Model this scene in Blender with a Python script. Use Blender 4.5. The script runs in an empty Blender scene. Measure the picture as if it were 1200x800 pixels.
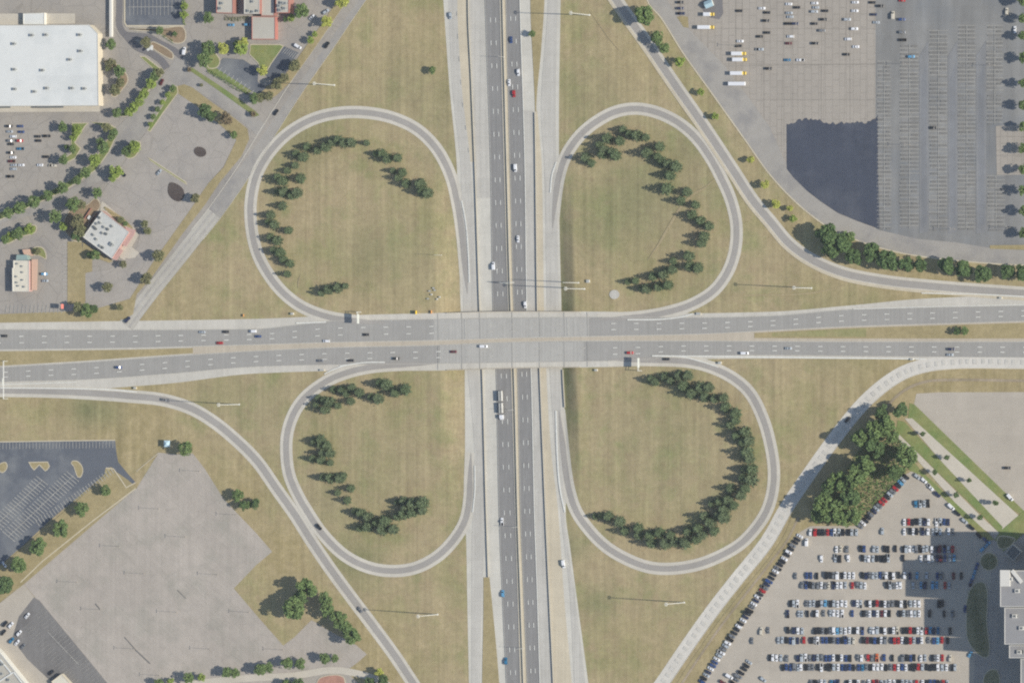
import bpy, math, random
import numpy as np
from mathutils import Vector, Matrix
random.seed(7); np.random.seed(7)
R = math.radians
scene = bpy.context.scene
COL = scene.collection

# ------------------------------------------------------------------ camera, sky, sun, exposure
S = 0.57                      # metres per photo pixel on the ground
TILT = R(21.0)                # the aircraft is far to the east: tall things lean west
DIST = 5000.0
cam_d = bpy.data.cameras.new('camera'); cam = bpy.data.objects.new('camera', cam_d); COL.objects.link(cam)
ST, CT = math.sin(TILT), math.cos(TILT)
cam.location = (DIST*ST, 0, DIST*CT); cam.rotation_euler = (0, TILT, 0)
cam_d.sensor_width = 36; cam_d.sensor_fit = 'HORIZONTAL'
cam_d.lens = 36*DIST/(1200*S); cam_d.clip_start = 10; cam_d.clip_end = 20000
scene.camera = cam
world = bpy.data.worlds.new('World'); scene.world = world; world.use_nodes = True
wn = world.node_tree; bg = wn.nodes['Background']
sky = wn.nodes.new('ShaderNodeTexSky'); sky.sky_type = 'NISHITA'; sky.sun_disc = False
SUN_EL, SUN_AZ = R(34.0), R(92.8)            # azimuth clockwise from north
sky.sun_elevation = SUN_EL; sky.sun_rotation = SUN_AZ; sky.air_density = 1.0; sky.dust_density = 0.6
wn.links.new(sky.outputs[0], bg.inputs[0]); bg.inputs[1].default_value = 0.11
sun_d = bpy.data.lights.new('sun', 'SUN'); sun = bpy.data.objects.new('sun', sun_d); COL.objects.link(sun)
sun_d.energy = 4.75; sun_d.angle = R(0.5); sun_d.color = (1.0, 0.93, 0.83)
sdir = Vector((math.cos(SUN_EL)*math.sin(SUN_AZ), math.cos(SUN_EL)*math.cos(SUN_AZ), math.sin(SUN_EL)))
sun.rotation_euler = sdir.to_track_quat('Z', 'Y').to_euler(); sun.location = (600, 0, 400)
vs = scene.view_settings; vs.view_transform = 'Standard'; vs.look = 'None'; vs.exposure = 0.0; vs.gamma = 1.0
scene.render.engine = 'CYCLES'
scene.cycles.use_denoising = False; scene.cycles.denoiser = 'OPENIMAGEDENOISE'; scene.cycles.denoising_input_passes = 'RGB_ALBEDO_NORMAL'
scene.cycles.pixel_filter_type = 'BLACKMAN_HARRIS'; scene.cycles.filter_width = 2.1
scene.cycles.max_bounces = 5; scene.cycles.volume_bounces = 0; scene.cycles.diffuse_bounces = 2; scene.cycles.glossy_bounces = 2
K = (1.0, 1.0, 1.03)       # lit-ground irradiance, turns a sunlit photo colour into a base colour

def lin(c):
    c = c/255.0
    return c/12.92 if c <= 0.04045 else ((c+0.055)/1.055)**2.4
def C(r, g, b, m=1.0):
    return (min(.9, lin(r)/K[0]*m), min(.9, lin(g)/K[1]*m), min(.9, lin(b)/K[2]*m), 1.0)

# ------------------------------------------------------------------ map: photo pixel -> ground point
CAMP = np.array([DIST*ST, 0, DIST*CT]); RIGHT = np.array([CT, 0, -ST]); FWD = np.array([-ST, 0, -CT])
def G(u, v, z=0.0):
    x = (u-600.0)*S/DIST; y = (400.0-v)*S/DIST
    d = FWD + x*RIGHT + np.array([0, y, 0])
    t = (z-CAMP[2])/d[2]
    p = CAMP + t*d
    return (float(p[0]), float(p[1]), float(z))

def cr(tab):
    """smooth interpolation (monotone-ish Hermite) through a dict {t: value}"""
    xs = np.array(sorted(tab), float); ys = np.array([tab[k] for k in sorted(tab)], float)
    d = np.diff(ys)/np.diff(xs); m = np.zeros_like(ys); m[0] = d[0]; m[-1] = d[-1]
    for i in range(1, len(ys)-1):
        m[i] = 0 if d[i-1]*d[i] <= 0 else 2*d[i-1]*d[i]/(d[i-1]+d[i])
    def f(t):
        t = min(max(t, xs[0]), xs[-1]); i = min(int(np.searchsorted(xs, t, 'right'))-1, len(xs)-2); i = max(i, 0)
        h = xs[i+1]-xs[i]; s = (t-xs[i])/h
        return float((2*s**3-3*s**2+1)*ys[i]+(s**3-2*s*s+s)*h*m[i]+(-2*s**3+3*s*s)*ys[i+1]+(s**3-s*s)*h*m[i+1])
    return f
def sst(a, b, x):
    t = min(1, max(0, (x-a)/(b-a))); return t*t*(3-2*t)

# edges of the sunken north-south corridor (photo columns as a function of the photo row)
eA = cr({-80:514,0:519.5,100:526.5,200:535.5,300:538,365:540,432:544.5,530:545,600:545,640:546.5,700:547.5,800:549.5,880:551})
eJ = cr({-80:658,0:657,150:655,250:655.5,365:658,432:659,490:662,560:664,600:663,640:668,700:676,800:689.5,880:700})
def depth(v): return 3.9*sst(150, 335, v)*(1-sst(448, 615, v))
def H(u, v):
    d = depth(v)
    if d <= 0: return 0.0
    l = eA(v)-1; r = eJ(v)+.6
    bank = lambda t: 1-(.65*min(1, max(0, t))+.35*sst(0, 1, t))
    if u < l: return -d*bank((l-u)/28)
    if u > r: return -d*bank((u-r)/15.5)
    return -d
def GT(u, v, z=0.0): return G(u, v, H(u, v)+z)

# ------------------------------------------------------------------ object helpers
def mesh(name, verts, faces, mats, fm=None, smooth=False):
    me = bpy.data.meshes.new(name); me.from_pydata(verts, [], faces)
    for m in (mats if isinstance(mats, (list, tuple)) else [mats]): me.materials.append(m)
    if fm is not None: me.polygons.foreach_set('material_index', fm)
    if smooth: me.polygons.foreach_set('use_smooth', [True]*len(me.polygons))
    me.update(); return me
def link(name, me, parent=None, loc=None, rotz=0.0, scale=None):
    o = bpy.data.objects.new(name, me); COL.objects.link(o)
    if parent is not None: o.parent = parent
    if loc is not None: o.location = loc
    if rotz: o.rotation_euler = (0, 0, rotz)
    if scale is not None: o.scale = scale if hasattr(scale, '__len__') else (scale,)*3
    return o
def tag(o, label, cat=None, group=None, kind=None):
    if label: o['label'] = label
    if cat: o['category'] = cat
    if group: o['group'] = group
    if kind: o['kind'] = kind
    return o
def empty(name, loc=(0,0,0), rotz=0.0, parent=None):
    return link(name, None, parent, loc, rotz)
def struct(name, me, label=None):
    o = link(name, me); o['kind'] = 'structure'
    if label: o['label'] = label
    return o

class MB:
    """collects boxes, prisms and tubes into one mesh"""
    def __init__(s): s.v = []; s.f = []; s.m = []
    def add(s, vs, fs, mi=0):
        b = len(s.v); s.v += [tuple(p) for p in vs]; s.f += [tuple(i+b for i in f) for f in fs]; s.m += [mi]*len(fs); return s
    def box(s, c, d, rz=0, mi=0):
        x, y, z = d[0]/2, d[1]/2, d[2]/2; ca, sa = math.cos(rz), math.sin(rz)
        vs = []
        for dz in (-z, z):
            for dx, dy in ((-x,-y),(x,-y),(x,y),(-x,y)):
                vs.append((c[0]+dx*ca-dy*sa, c[1]+dx*sa+dy*ca, c[2]+dz))
        return s.add(vs, [(3,2,1,0),(4,5,6,7),(0,1,5,4),(1,2,6,5),(2,3,7,6),(3,0,4,7)], mi)
    def prism(s, pts, z0, z1, mi=0, top=True, bottom=False):
        n = len(pts); vs = [(p[0],p[1],z0) for p in pts]+[(p[0],p[1],z1) for p in pts]
        fs = [(i,(i+1)%n,n+(i+1)%n,n+i) for i in range(n)]
        if top: fs.append(tuple(range(n, 2*n)))
        if bottom: fs.append(tuple(range(n-1,-1,-1)))
        return s.add(vs, fs, mi)
    def tube(s, p0, p1, r0, r1, n=8, mi=0, cap=True):
        p0, p1 = Vector(p0), Vector(p1); d = (p1-p0).normalized()
        a = d.orthogonal().normalized(); b = d.cross(a); vs = []
        for p, r in ((p0, r0), (p1, r1)):
            for k in range(n):
                t = 2*math.pi*k/n; vs.append(p+a*(r*math.cos(t))+b*(r*math.sin(t)))
        fs = [(k,(k+1)%n,n+(k+1)%n,n+k) for k in range(n)]
        if cap: fs += [tuple(range(n, 2*n)), tuple(range(n-1,-1,-1))]
        return s.add(vs, fs, mi)
    def done(s, name, mats, smooth=False): return mesh(name, s.v, s.f, mats, s.m, smooth)
def ccw(pts):
    a = sum(pts[i][0]*pts[(i+1)%len(pts)][1]-pts[(i+1)%len(pts)][0]*pts[i][1] for i in range(len(pts)))
    return pts if a > 0 else pts[::-1]
def inset(pts, d):
    """inset a counter-clockwise polygon by d"""
    n = len(pts); out = []
    for i in range(n):
        p0, p1, p2 = (Vector(pts[(i+k) % n][:2]) for k in (-1, 0, 1))
        e1 = (p1-p0).normalized(); e2 = (p2-p1).normalized()
        n1 = Vector((-e1.y, e1.x)); n2 = Vector((-e2.y, e2.x)); b = n1+n2
        k = d/max(0.35, 1+n1.dot(n2)); out.append((p1.x+b.x*k, p1.y+b.y*k))
    return out

# ------------------------------------------------------------------ materials
def new_mat(name, rough=0.9, spec=0.25):
    m = bpy.data.materials.new(name); m.use_nodes = True
    b = m.node_tree.nodes['Principled BSDF']; b.inputs['Roughness'].default_value = rough
    b.inputs['Specular IOR Level'].default_value = spec
    return m, m.node_tree, b
def nd(t, kind, **kw):
    n = t.nodes.new(kind)
    for k, v in kw.items(): setattr(n, k, v)
    return n
def coords(t): return nd(t, 'ShaderNodeTexCoord').outputs['Object']
def mapping(t, vec, scale=(1,1,1), rot=0.0):
    m = nd(t, 'ShaderNodeMapping'); m.inputs['Scale'].default_value = scale; m.inputs['Rotation'].default_value = (0,0,rot)
    t.links.new(vec, m.inputs['Vector']); return m.outputs[0]
def noise(t, vec, scale, detail=3, rough=0.55):
    n = nd(t, 'ShaderNodeTexNoise'); n.inputs['Scale'].default_value = scale
    n.inputs['Detail'].default_value = detail; n.inputs['Roughness'].default_value = rough
    t.links.new(vec, n.inputs['Vector']); return n.outputs[0]
def remap(t, val, a, b, c, d):
    m = nd(t, 'ShaderNodeMapRange'); m.clamp = True
    for i, x in enumerate((a, b, c, d)): m.inputs[1+i].default_value = x
    t.links.new(val, m.inputs[0]); return m.outputs[0]
def mixc(t, fac, a, b, mode='MIX'):
    m = nd(t, 'ShaderNodeMix', data_type='RGBA', blend_type=mode)
    for sock, x in ((m.inputs[0], fac), (m.inputs[6], a), (m.inputs[7], b)):
        if hasattr(x, 'is_linked'): t.links.new(x, sock)
        else: sock.default_value = x
    return m.outputs[2]
def grey(t, val):
    c = nd(t, 'ShaderNodeCombineColor')
    for i in range(3): t.links.new(val, c.inputs[i])
    return c.outputs[0]

def pave(name, rgb, amp=0.10, stain=None, grid=None, streak=None, rough=0.92, fine=0.06, crack=0.0, gridmul=0.86):
    """worn paving: broad and fine mottling, optional slab joints (w, h, rot, line), streaks along a direction, cracks"""
    m, t, b = new_mat(name, rough, 0.2); v = coords(t); base = C(*rgb)
    n1 = remap(t, noise(t, v, 0.022, 4), .3, .7, 1-amp, 1+amp)
    n2 = remap(t, noise(t, v, 0.16, 3), .3, .7, 1-amp*.7, 1+amp*.7)
    n3 = remap(t, noise(t, v, 1.1, 2), .25, .75, 1-fine, 1+fine)
    col = mixc(t, 1.0, base, grey(t, n1), 'MULTIPLY'); col = mixc(t, 1.0, col, grey(t, n2), 'MULTIPLY'); col = mixc(t, 1.0, col, grey(t, n3), 'MULTIPLY')
    if stain:
        f = remap(t, noise(t, v, stain[1], 4, .6), .48, .66, 0, stain[2]); col = mixc(t, f, col, C(*stain[0]))
    if streak:                   # (rotation, stretch, amplitude)
        s = noise(t, mapping(t, v, (streak[1], 0.012, 1), streak[0]), 1.0, 3)
        col = mixc(t, 1.0, col, grey(t, remap(t, s, .3, .7, 1-streak[2], 1+streak[2])), 'MULTIPLY')
    if grid:
        for gw, gh, rot, mort in (grid if isinstance(grid, list) else [grid]):
            br = nd(t, 'ShaderNodeTexBrick'); br.offset = 0.5 if gw < 9 and gh < 5 else 0.0
            br.inputs['Scale'].default_value = 1.0; br.inputs['Mortar Size'].default_value = mort; br.inputs['Mortar Smooth'].default_value = 0.3
            br.inputs['Brick Width'].default_value = gw; br.inputs['Row Height'].default_value = gh
            br.inputs['Color1'].default_value = (1,1,1,1); br.inputs['Color2'].default_value = (.95,.95,.95,1); br.inputs['Mortar'].default_value = (gridmul,)*3+(1,)
            wob = mixc(t, 0.012, v, nd_col(t, v))
            t.links.new(mapping(t, wob, (1,1,1), rot), br.inputs['Vector'])
            fade = remap(t, noise(t, v, 0.05, 2), .3, .6, 0.55, 1.0)
            col = mixc(t, fade, col, mixc(t, 1.0, col, br.outputs['Color'], 'MULTIPLY'))
    if crack:
        vo = nd(t, 'ShaderNodeTexVoronoi', feature='DISTANCE_TO_EDGE'); vo.inputs['Scale'].default_value = 0.09
        t.links.new(v, vo.inputs['Vector'])
        col = mixc(t, remap(t, vo.outputs['Distance'], 0.0, 0.03, crack, 0.0), col, C(90, 88, 86))
    t.links.new(col, b.inputs['Base Color']); return m
def nd_col(t, v):
    n = nd(t, 'ShaderNodeTexNoise'); n.inputs['Scale'].default_value = 0.05; t.links.new(v, n.inputs['Vector']); 
    sc = nd(t, 'ShaderNodeVectorMath', operation='SCALE'); sc.inputs['Scale'].default_value = 60; t.links.new(n.outputs['Color'], sc.inputs[0])
    return sc.outputs[0]
def plain(name, rgb, rough=0.6, spec=0.3, metal=0.0, amp=0.05, scale=2.0, raw=False):
    m, t, b = new_mat(name, rough, spec); b.inputs['Metallic'].default_value = metal
    c = (*rgb, 1.0) if raw else C(*rgb)
    n = remap(t, noise(t, coords(t), scale, 2), .3, .7, 1-amp, 1+amp)
    t.links.new(mixc(t, 1.0, c, grey(t, n), 'MULTIPLY'), b.inputs['Base Color']); return m
def leafmat(name, a, b2, c=None):
    """leaves: each leaf clump its own shade between two greens, each plant a little different"""
    m, t, b = new_mat(name, 0.75, 0.15)
    geo = nd(t, 'ShaderNodeNewGeometry'); oi = nd(t, 'ShaderNodeObjectInfo')
    col = mixc(t, geo.outputs['Random Per Island'], C(*a), C(*b2))
    col = mixc(t, remap(t, oi.outputs['Random'], 0, 1, 0, 0.55), col, C(*(c or a)))
    t.links.new(col, b.inputs['Base Color']); return m
# ================================================================== ground materials
def grass_mat():
    m, t, b = new_mat('dry_grass', 0.95, 0.1); v = coords(t)
    tan, olive, green, brown = C(172,158,125), C(156,149,110), C(136,142,95), C(165,149,119)
    a = nd(t, 'ShaderNodeAttribute', attribute_name='dry'); l = nd(t, 'ShaderNodeAttribute', attribute_name='lush')
    col = mixc(t, remap(t, noise(t, v, 0.018, 4, .6), .37, .55, 0, 1), olive, tan)
    col = mixc(t, remap(t, noise(t, v, 0.05, 4, .65), .5, .7, 0, .6), col, green)
    col = mixc(t, remap(t, noise(t, v, 0.09, 4, .6), .48, .66, 0, .75), col, brown)
    col = mixc(t, a.outputs['Fac'], col, mixc(t, remap(t, noise(t, v, 0.12, 3), .35, .65, 0, 1), C(174,159,123), C(159,146,108)))
    col = mixc(t, l.outputs['Fac'], col, mixc(t, remap(t, noise(t, v, 0.1, 3), .35, .65, 0, 1), C(118,123,86), C(134,136,100)))
    # mowing passes, both ways
    for rot, st, amp in ((0, 0.42, .075), (math.pi/2, 0.34, .075), (0, .11, .05), (math.pi/2, .09, .05)):
        s = noise(t, mapping(t, v, (st, 0.008, 1), rot), 1.0, 3, .6)
        col = mixc(t, 1.0, col, grey(t, remap(t, s, .3, .7, 1-amp, 1+amp)), 'MULTIPLY')
    for sc, amp in ((0.11, .07), (0.35, .10), (1.3, .13)):
        col = mixc(t, 1.0, col, grey(t, remap(t, noise(t, v, sc, 3), .28, .72, 1-amp, 1+amp)), 'MULTIPLY')
    t.links.new(col, b.inputs['Base Color']); return m
M = {}
M['grass'] = grass_mat()
def flat_grass(name, c1, c2):
    m, t, b = new_mat(name, 0.95, 0.1); v = coords(t)
    col = mixc(t, remap(t, noise(t, v, 0.06, 4, .6), .35, .65, 0, 1), C(*c1), C(*c2))
    for sc, amp in ((0.3, .1), (1.3, .12)):
        col = mixc(t, 1.0, col, grey(t, remap(t, noise(t, v, sc, 3), .28, .72, 1-amp, 1+amp)), 'MULTIPLY')
    t.links.new(col, b.inputs['Base Color']); return m
M['verge'] = flat_grass('dry_verge_grass', (171,157,121), (157,145,109))
M['green'] = flat_grass('watered_grass', (120,138,84), (146,147,98))
M['olive_grass'] = flat_grass('half_green_grass', (148,148,104), (164,154,116))
M['mulch'] = flat_grass('bark_mulch', (160,140,116), (140,124,104))
M['darkmulch'] = flat_grass('dark_mulch', (84,76,74), (96,88,84))
M['shade'] = flat_grass('shrub_bed', (142,140,112), (128,128,104))
M['redmulch'] = flat_grass('red_mulch', (184,140,124), (168,128,114))
M['concrete'] = pave('concrete', (206,203,194), .07, streak=(0, .35, .05), grid=(400, 9.0, 0, .12))
M['concrete2'] = pave('concrete_lane', (194,191,184), .06, streak=(0, .5, .07), grid=(3.7, 9.0, 0, .14))
M['tan_concrete'] = pave('tan_concrete', (203,193,172), .06, streak=(0, .4, .06), grid=(400, 12, 0, .12))
M['concrete_ew'] = pave('concrete_shoulder', (202,198,189), .07, streak=(math.pi/2, .4, .05), grid=(9.0, 400, 0, .12))
M['tan_ew'] = pave('median_concrete', (190,180,164), .07, streak=(math.pi/2, .4, .06))
M['ramp_concrete'] = pave('ramp_concrete', (203,198,187), .07)
M['se_concrete'] = pave('pale_ramp_concrete', (214,210,202), .06, grid=(5, 5, R(55), .15))
M['fw_asphalt'] = pave('freeway_asphalt', (141,140,139), .05, streak=(0, .8, .09), fine=.05)
M['ew_asphalt'] = pave('road_asphalt', (161,159,155), .05, streak=(math.pi/2, .8, .07), fine=.05)
M['deck'] = pave('bridge_deck_concrete', (178,176,171), .05, streak=(math.pi/2, .7, .08), grid=(22, 400, 0, .15))
M['ramp_asphalt'] = pave('ramp_asphalt', (164,160,155), .06, fine=.06)
M['road_old'] = pave('worn_road_asphalt', (166,162,156), .06, stain=((140,138,138), .07, .6))
M['lot_tan'] = pave('tan_lot_asphalt', (182,174,165), .07, stain=((166,162,152), .05, .7), crack=.09, grid=[(40, 2.6, R(38), .22), (9, 14, R(-52), .16)], gridmul=.92, streak=(R(38), .5, .05))
M['lot_se'] = pave('car_park_concrete', (187,179,167), .05, grid=[(7.5, 11, 0, .12), (60, 6, R(3), .1)], gridmul=.93)
M['lot_tr'] = pave('cracked_lot_asphalt', (174,167,158), .05, grid=[(8.5, 4.75, math.pi/2, .30), (60, 19.6, math.pi/2, .5), (23, 14.3, R(91), .3)], gridmul=.80)
M['lot_trd'] = pave('grey_lot_asphalt', (141,141,140), .07, stain=((124,128,133), .02, .8), streak=(0, .10, .16), grid=(30, 9, 0, .25), gridmul=.92)
M['aisle2'] = pave('aisle_edge_asphalt', (137,138,140), .08, streak=(0, .12, .12))
M['aisle'] = pave('aisle_asphalt', (132,134,138), .08, streak=(0, .12, .12))
M['seal'] = pave('fresh_sealcoat', (74,80,94), .06, fine=.06, stain=((98,102,112), .03, .55), streak=(0, .4, .04), rough=.8)
M['dark_lot'] = pave('dark_lot_asphalt', (101,106,115), .06, stain=((150,152,152), .02, .7), fine=.05)
M['mid_lot'] = pave('grey_brown_lot_asphalt', (128,126,125), .07, stain=((108,106,106), .05, .7), streak=(R(-40), .3, .07))
M['lot_tl'] = pave('store_lot_asphalt', (167,161,153), .06, stain=((150,146,142), .04, .7), crack=.25)
M['lot_tl2'] = pave('restaurant_lot_asphalt', (171,165,158), .05, stain=((156,152,148), .06, .6), crack=.2)
M['drive_dark'] = pave('drive_asphalt', (122,120,122), .06)
M['walk'] = pave('sidewalk_concrete', (200,193,180), .06)
M['kerb'] = pave('kerb_concrete', (204,194,172), .06)
M['white'] = plain('white_road_paint', (222,222,216), .7, amp=.12, scale=1.0)
M['faint'] = plain('worn_road_paint', (186,184,178), .8, amp=.14, scale=.6)
M['oil'] = plain('oil_stained_asphalt', (124,123,121), .8, amp=.14, scale=.3)
M['stall'] = plain('worn_stall_paint', (170,168,162), .8, amp=.2, scale=.4)
M['stall_dark'] = plain('stall_paint_on_dark_asphalt', (178,176,170), .8, amp=.2, scale=.4)
M['stall_mid'] = plain('faded_stall_paint', (166,164,158), .8, amp=.2, scale=.4)
M['nw_concrete'] = pave('aged_ramp_concrete', (188,184,175), .07, grid=(5, 5, R(52), .15))
M['worn_lane'] = pave('tyre_worn_concrete', (176,172,166), .08, streak=(R(-38), .5, .1))
M['worn'] = flat_grass('worn_dry_grass', (171,158,127), (163,150,118))
M['joint'] = plain('joint_sealant', (162,160,155), .8)
M['dirt'] = flat_grass('trodden_dirt', (172,158,138), (150,138,116))

# ================================================================== terrain: one sheet to the horizon
def blobs(L):
    L = np.array(L, float)
    def f(u, v):
        return float(min(1, np.sum(L[:,3]*np.exp(-((u-L[:,0])**2+(v-L[:,1])**2)/(2*L[:,2]**2)))))
    return f
def seg_d(u, v, pts):
    best = 1e9
    for (ax, ay), (bx, by) in zip(pts, pts[1:]):
        dx, dy = bx-ax, by-ay; t = max(0, min(1, ((u-ax)*dx+(v-ay)*dy)/(dx*dx+dy*dy)))
        best = min(best, math.hypot(u-ax-t*dx, v-ay-t*dy))
    return best
lush_b = blobs([(100,480,13,.8),(130,484,12,.5),(960,388,20,.35),(1000,388,30,.35),(915,390,12,.5),(470,95,30,.25),(420,300,25,.25),(470,300,30,.3),(760,215,40,.35),(740,250,35,.3),
   (780,510,55,.25),(430,545,40,.2),(520,130,26,.25),(690,110,30,.3),(640,690,14,.5),(668,640,14,.6),(700,705,12,.6),(430,660,14,.5),(400,655,16,.6),(340,185,20,.35),(365,160,22,.4),(860,90,10,.1),
   (815,170,22,.35),(845,230,18,.3),(310,470,26,.2),(250,470,22,.2),(850,590,20,.3),(700,270,22,.25),(840,325,18,.25),(380,590,20,.25),(520,190,18,.25),(560,560,5,.1)])
dry_b = blobs([(60,420,90,.5),(150,412,60,.5),(1080,390,60,.6),(1150,390,50,.6),(140,520,26,.8),(170,508,26,.7),(250,560,26,.6),(280,600,20,.6),(300,560,18,.5),(330,640,24,.7),(300,745,24,.6),(430,740,26,.8),(450,790,26,.8),(330,660,26,.7),
   (400,640,14,.3),(1120,440,60,.7),(1040,455,26,.6),(940,590,30,.8),(935,615,26,.9),(880,690,18,.9),(840,750,18,.9),(800,800,26,.9),(915,655,16,.9),(1000,560,30,.6),(360,180,20,.2),(470,370,60,.3),(690,360,30,.4),(680,330,14,.4),(680,470,8,.5),(682,520,8,.4),
   (750,300,26,.3),(740,85,30,.3),(400,90,40,.3),(500,60,40,.35),(540,560,6,.5),(539,480,6,.6),(575,740,14,.5),(440,520,34,.2),(760,60,20,.5),(820,120,14,.6),(870,200,14,.6),(905,255,14,.7),(930,270,12,.7),(640,40,20,.3),(740,750,30,.3),(500,760,30,.3),(950,460,40,.3),
   (1090,335,20,.7),(1040,325,14,.6),(960,340,40,.3),(220,345,26,.2),(880,380,12,.3)])
def grass_attr(u, v):
    lu = lush_b(u, v)
    if 120 < v < 640:
        r = eJ(v)
        lu += .7*math.exp(-((u-r-6)/6)**2)*(sst(340, 362, v)*(1-sst(440, 500, v)))+.5*math.exp(-((u-r-2)/3)**2)*sst(150, 215, v)*(1-sst(560, 640, v))  # shaded bank's dark strip tinted into the grass, greener beside the overpass
    return min(1, dry_b(u, v)), min(1, lu)
tv, tf, td, tl = [], [], [], []
def tblock(us, vs, hz=True):
    b = len(tv); n = len(us)
    for v in vs:
        for u in us:
            tv.append(G(u, v, H(u, v) if hz else 0.0)); d, l = grass_attr(u, v) if -70 < u < 1270 and -70 < v < 870 else (.3, 0)
            td.append(d); tl.append(l)
    for j in range(len(vs)-1):
        for i in range(n-1):
            k = b+j*n+i; tf.append((k, k+n, k+n+1, k+1))
X0, X1, Y0, Y1 = 507, 702, 140, 625
tblock(list(np.arange(X0, X1+.1, 1.5)), list(np.arange(Y0, Y1+.1, 2.5)))
cu = lambda a, b, s: list(np.linspace(a, b, max(2, int(round((b-a)/s))+1)))
tblock(cu(-60, 1260, 8), cu(-60, Y0, 8), False); tblock(cu(-60, 1260, 8), cu(Y1, 860, 8), False)
tblock(cu(-60, X0, 8), cu(Y0, Y1, 8), False); tblock(cu(X1, 1260, 8), cu(Y0, Y1, 8), False)
for us, vs_ in (((-5000, 6200), (-5000, -60)), ((-5000, 6200), (860, 5800)), ((-5000, -60), (-60, 860)), ((1260, 6200), (-60, 860))):
    tblock(cu(us[0], us[1], 1500), cu(vs_[0], vs_[1], 1500), False)
me = mesh('ground', tv, tf, M['grass'], smooth=True)
for nm, arr in (('dry', td), ('lush', tl)):
    at = me.attributes.new(nm, 'FLOAT', 'POINT'); at.data.foreach_set('value', arr)
struct('ground', me)

# ================================================================== sheets laid on the ground
ZC = {'concrete': .03, 'asphalt': .11, 'over': .21, 'mark': .36}
def zl(cls): ZC[cls] += .002; return ZC[cls]-.002
def resample(pts, step=3.0, closed=False):
    P = [np.array(p, float) for p in pts]; out = []
    n = len(P); rng = n if closed else n-1
    for i in range(rng):
        if closed: p0, p1, p2, p3 = P[(i-1)%n], P[i], P[(i+1)%n], P[(i+2)%n]
        else:
            p1, p2 = P[i], P[i+1]; p0 = P[i-1] if i > 0 else 2*p1-p2; p3 = P[i+2] if i+2 < n else 2*p2-p1
        # centripetal catmull-rom
        t0 = 0; t1 = t0+max(1e-3, np.linalg.norm(p1-p0))**.5; t2 = t1+max(1e-3, np.linalg.norm(p2-p1))**.5; t3 = t2+max(1e-3, np.linalg.norm(p3-p2))**.5
        k = max(1, int(np.linalg.norm(p2-p1)/step))
        for t in np.linspace(t1, t2, k, endpoint=False):
            A1 = (t1-t)/(t1-t0)*p0+(t-t0)/(t1-t0)*p1; A2 = (t2-t)/(t2-t1)*p1+(t-t1)/(t2-t1)*p2; A3 = (t3-t)/(t3-t2)*p2+(t-t2)/(t3-t2)*p3
            B1 = (t2-t)/(t2-t0)*A1+(t-t0)/(t2-t0)*A2; B2 = (t3-t)/(t3-t1)*A2+(t-t1)/(t3-t1)*A3
            out.append((t2-t)/(t2-t1)*B1+(t-t1)/(t2-t1)*B2)
    if not closed: out.append(P[-1])
    return out
def poly_resample(pts, step):
    out = []
    for a, b in zip(pts, pts[1:]):
        a = np.array(a, float); b = np.array(b, float); k = max(1, int(np.linalg.norm(b-a)/step))
        out += [a+(b-a)*i/k for i in range(k)]
    out.append(np.array(pts[-1], float)); return out
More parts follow.
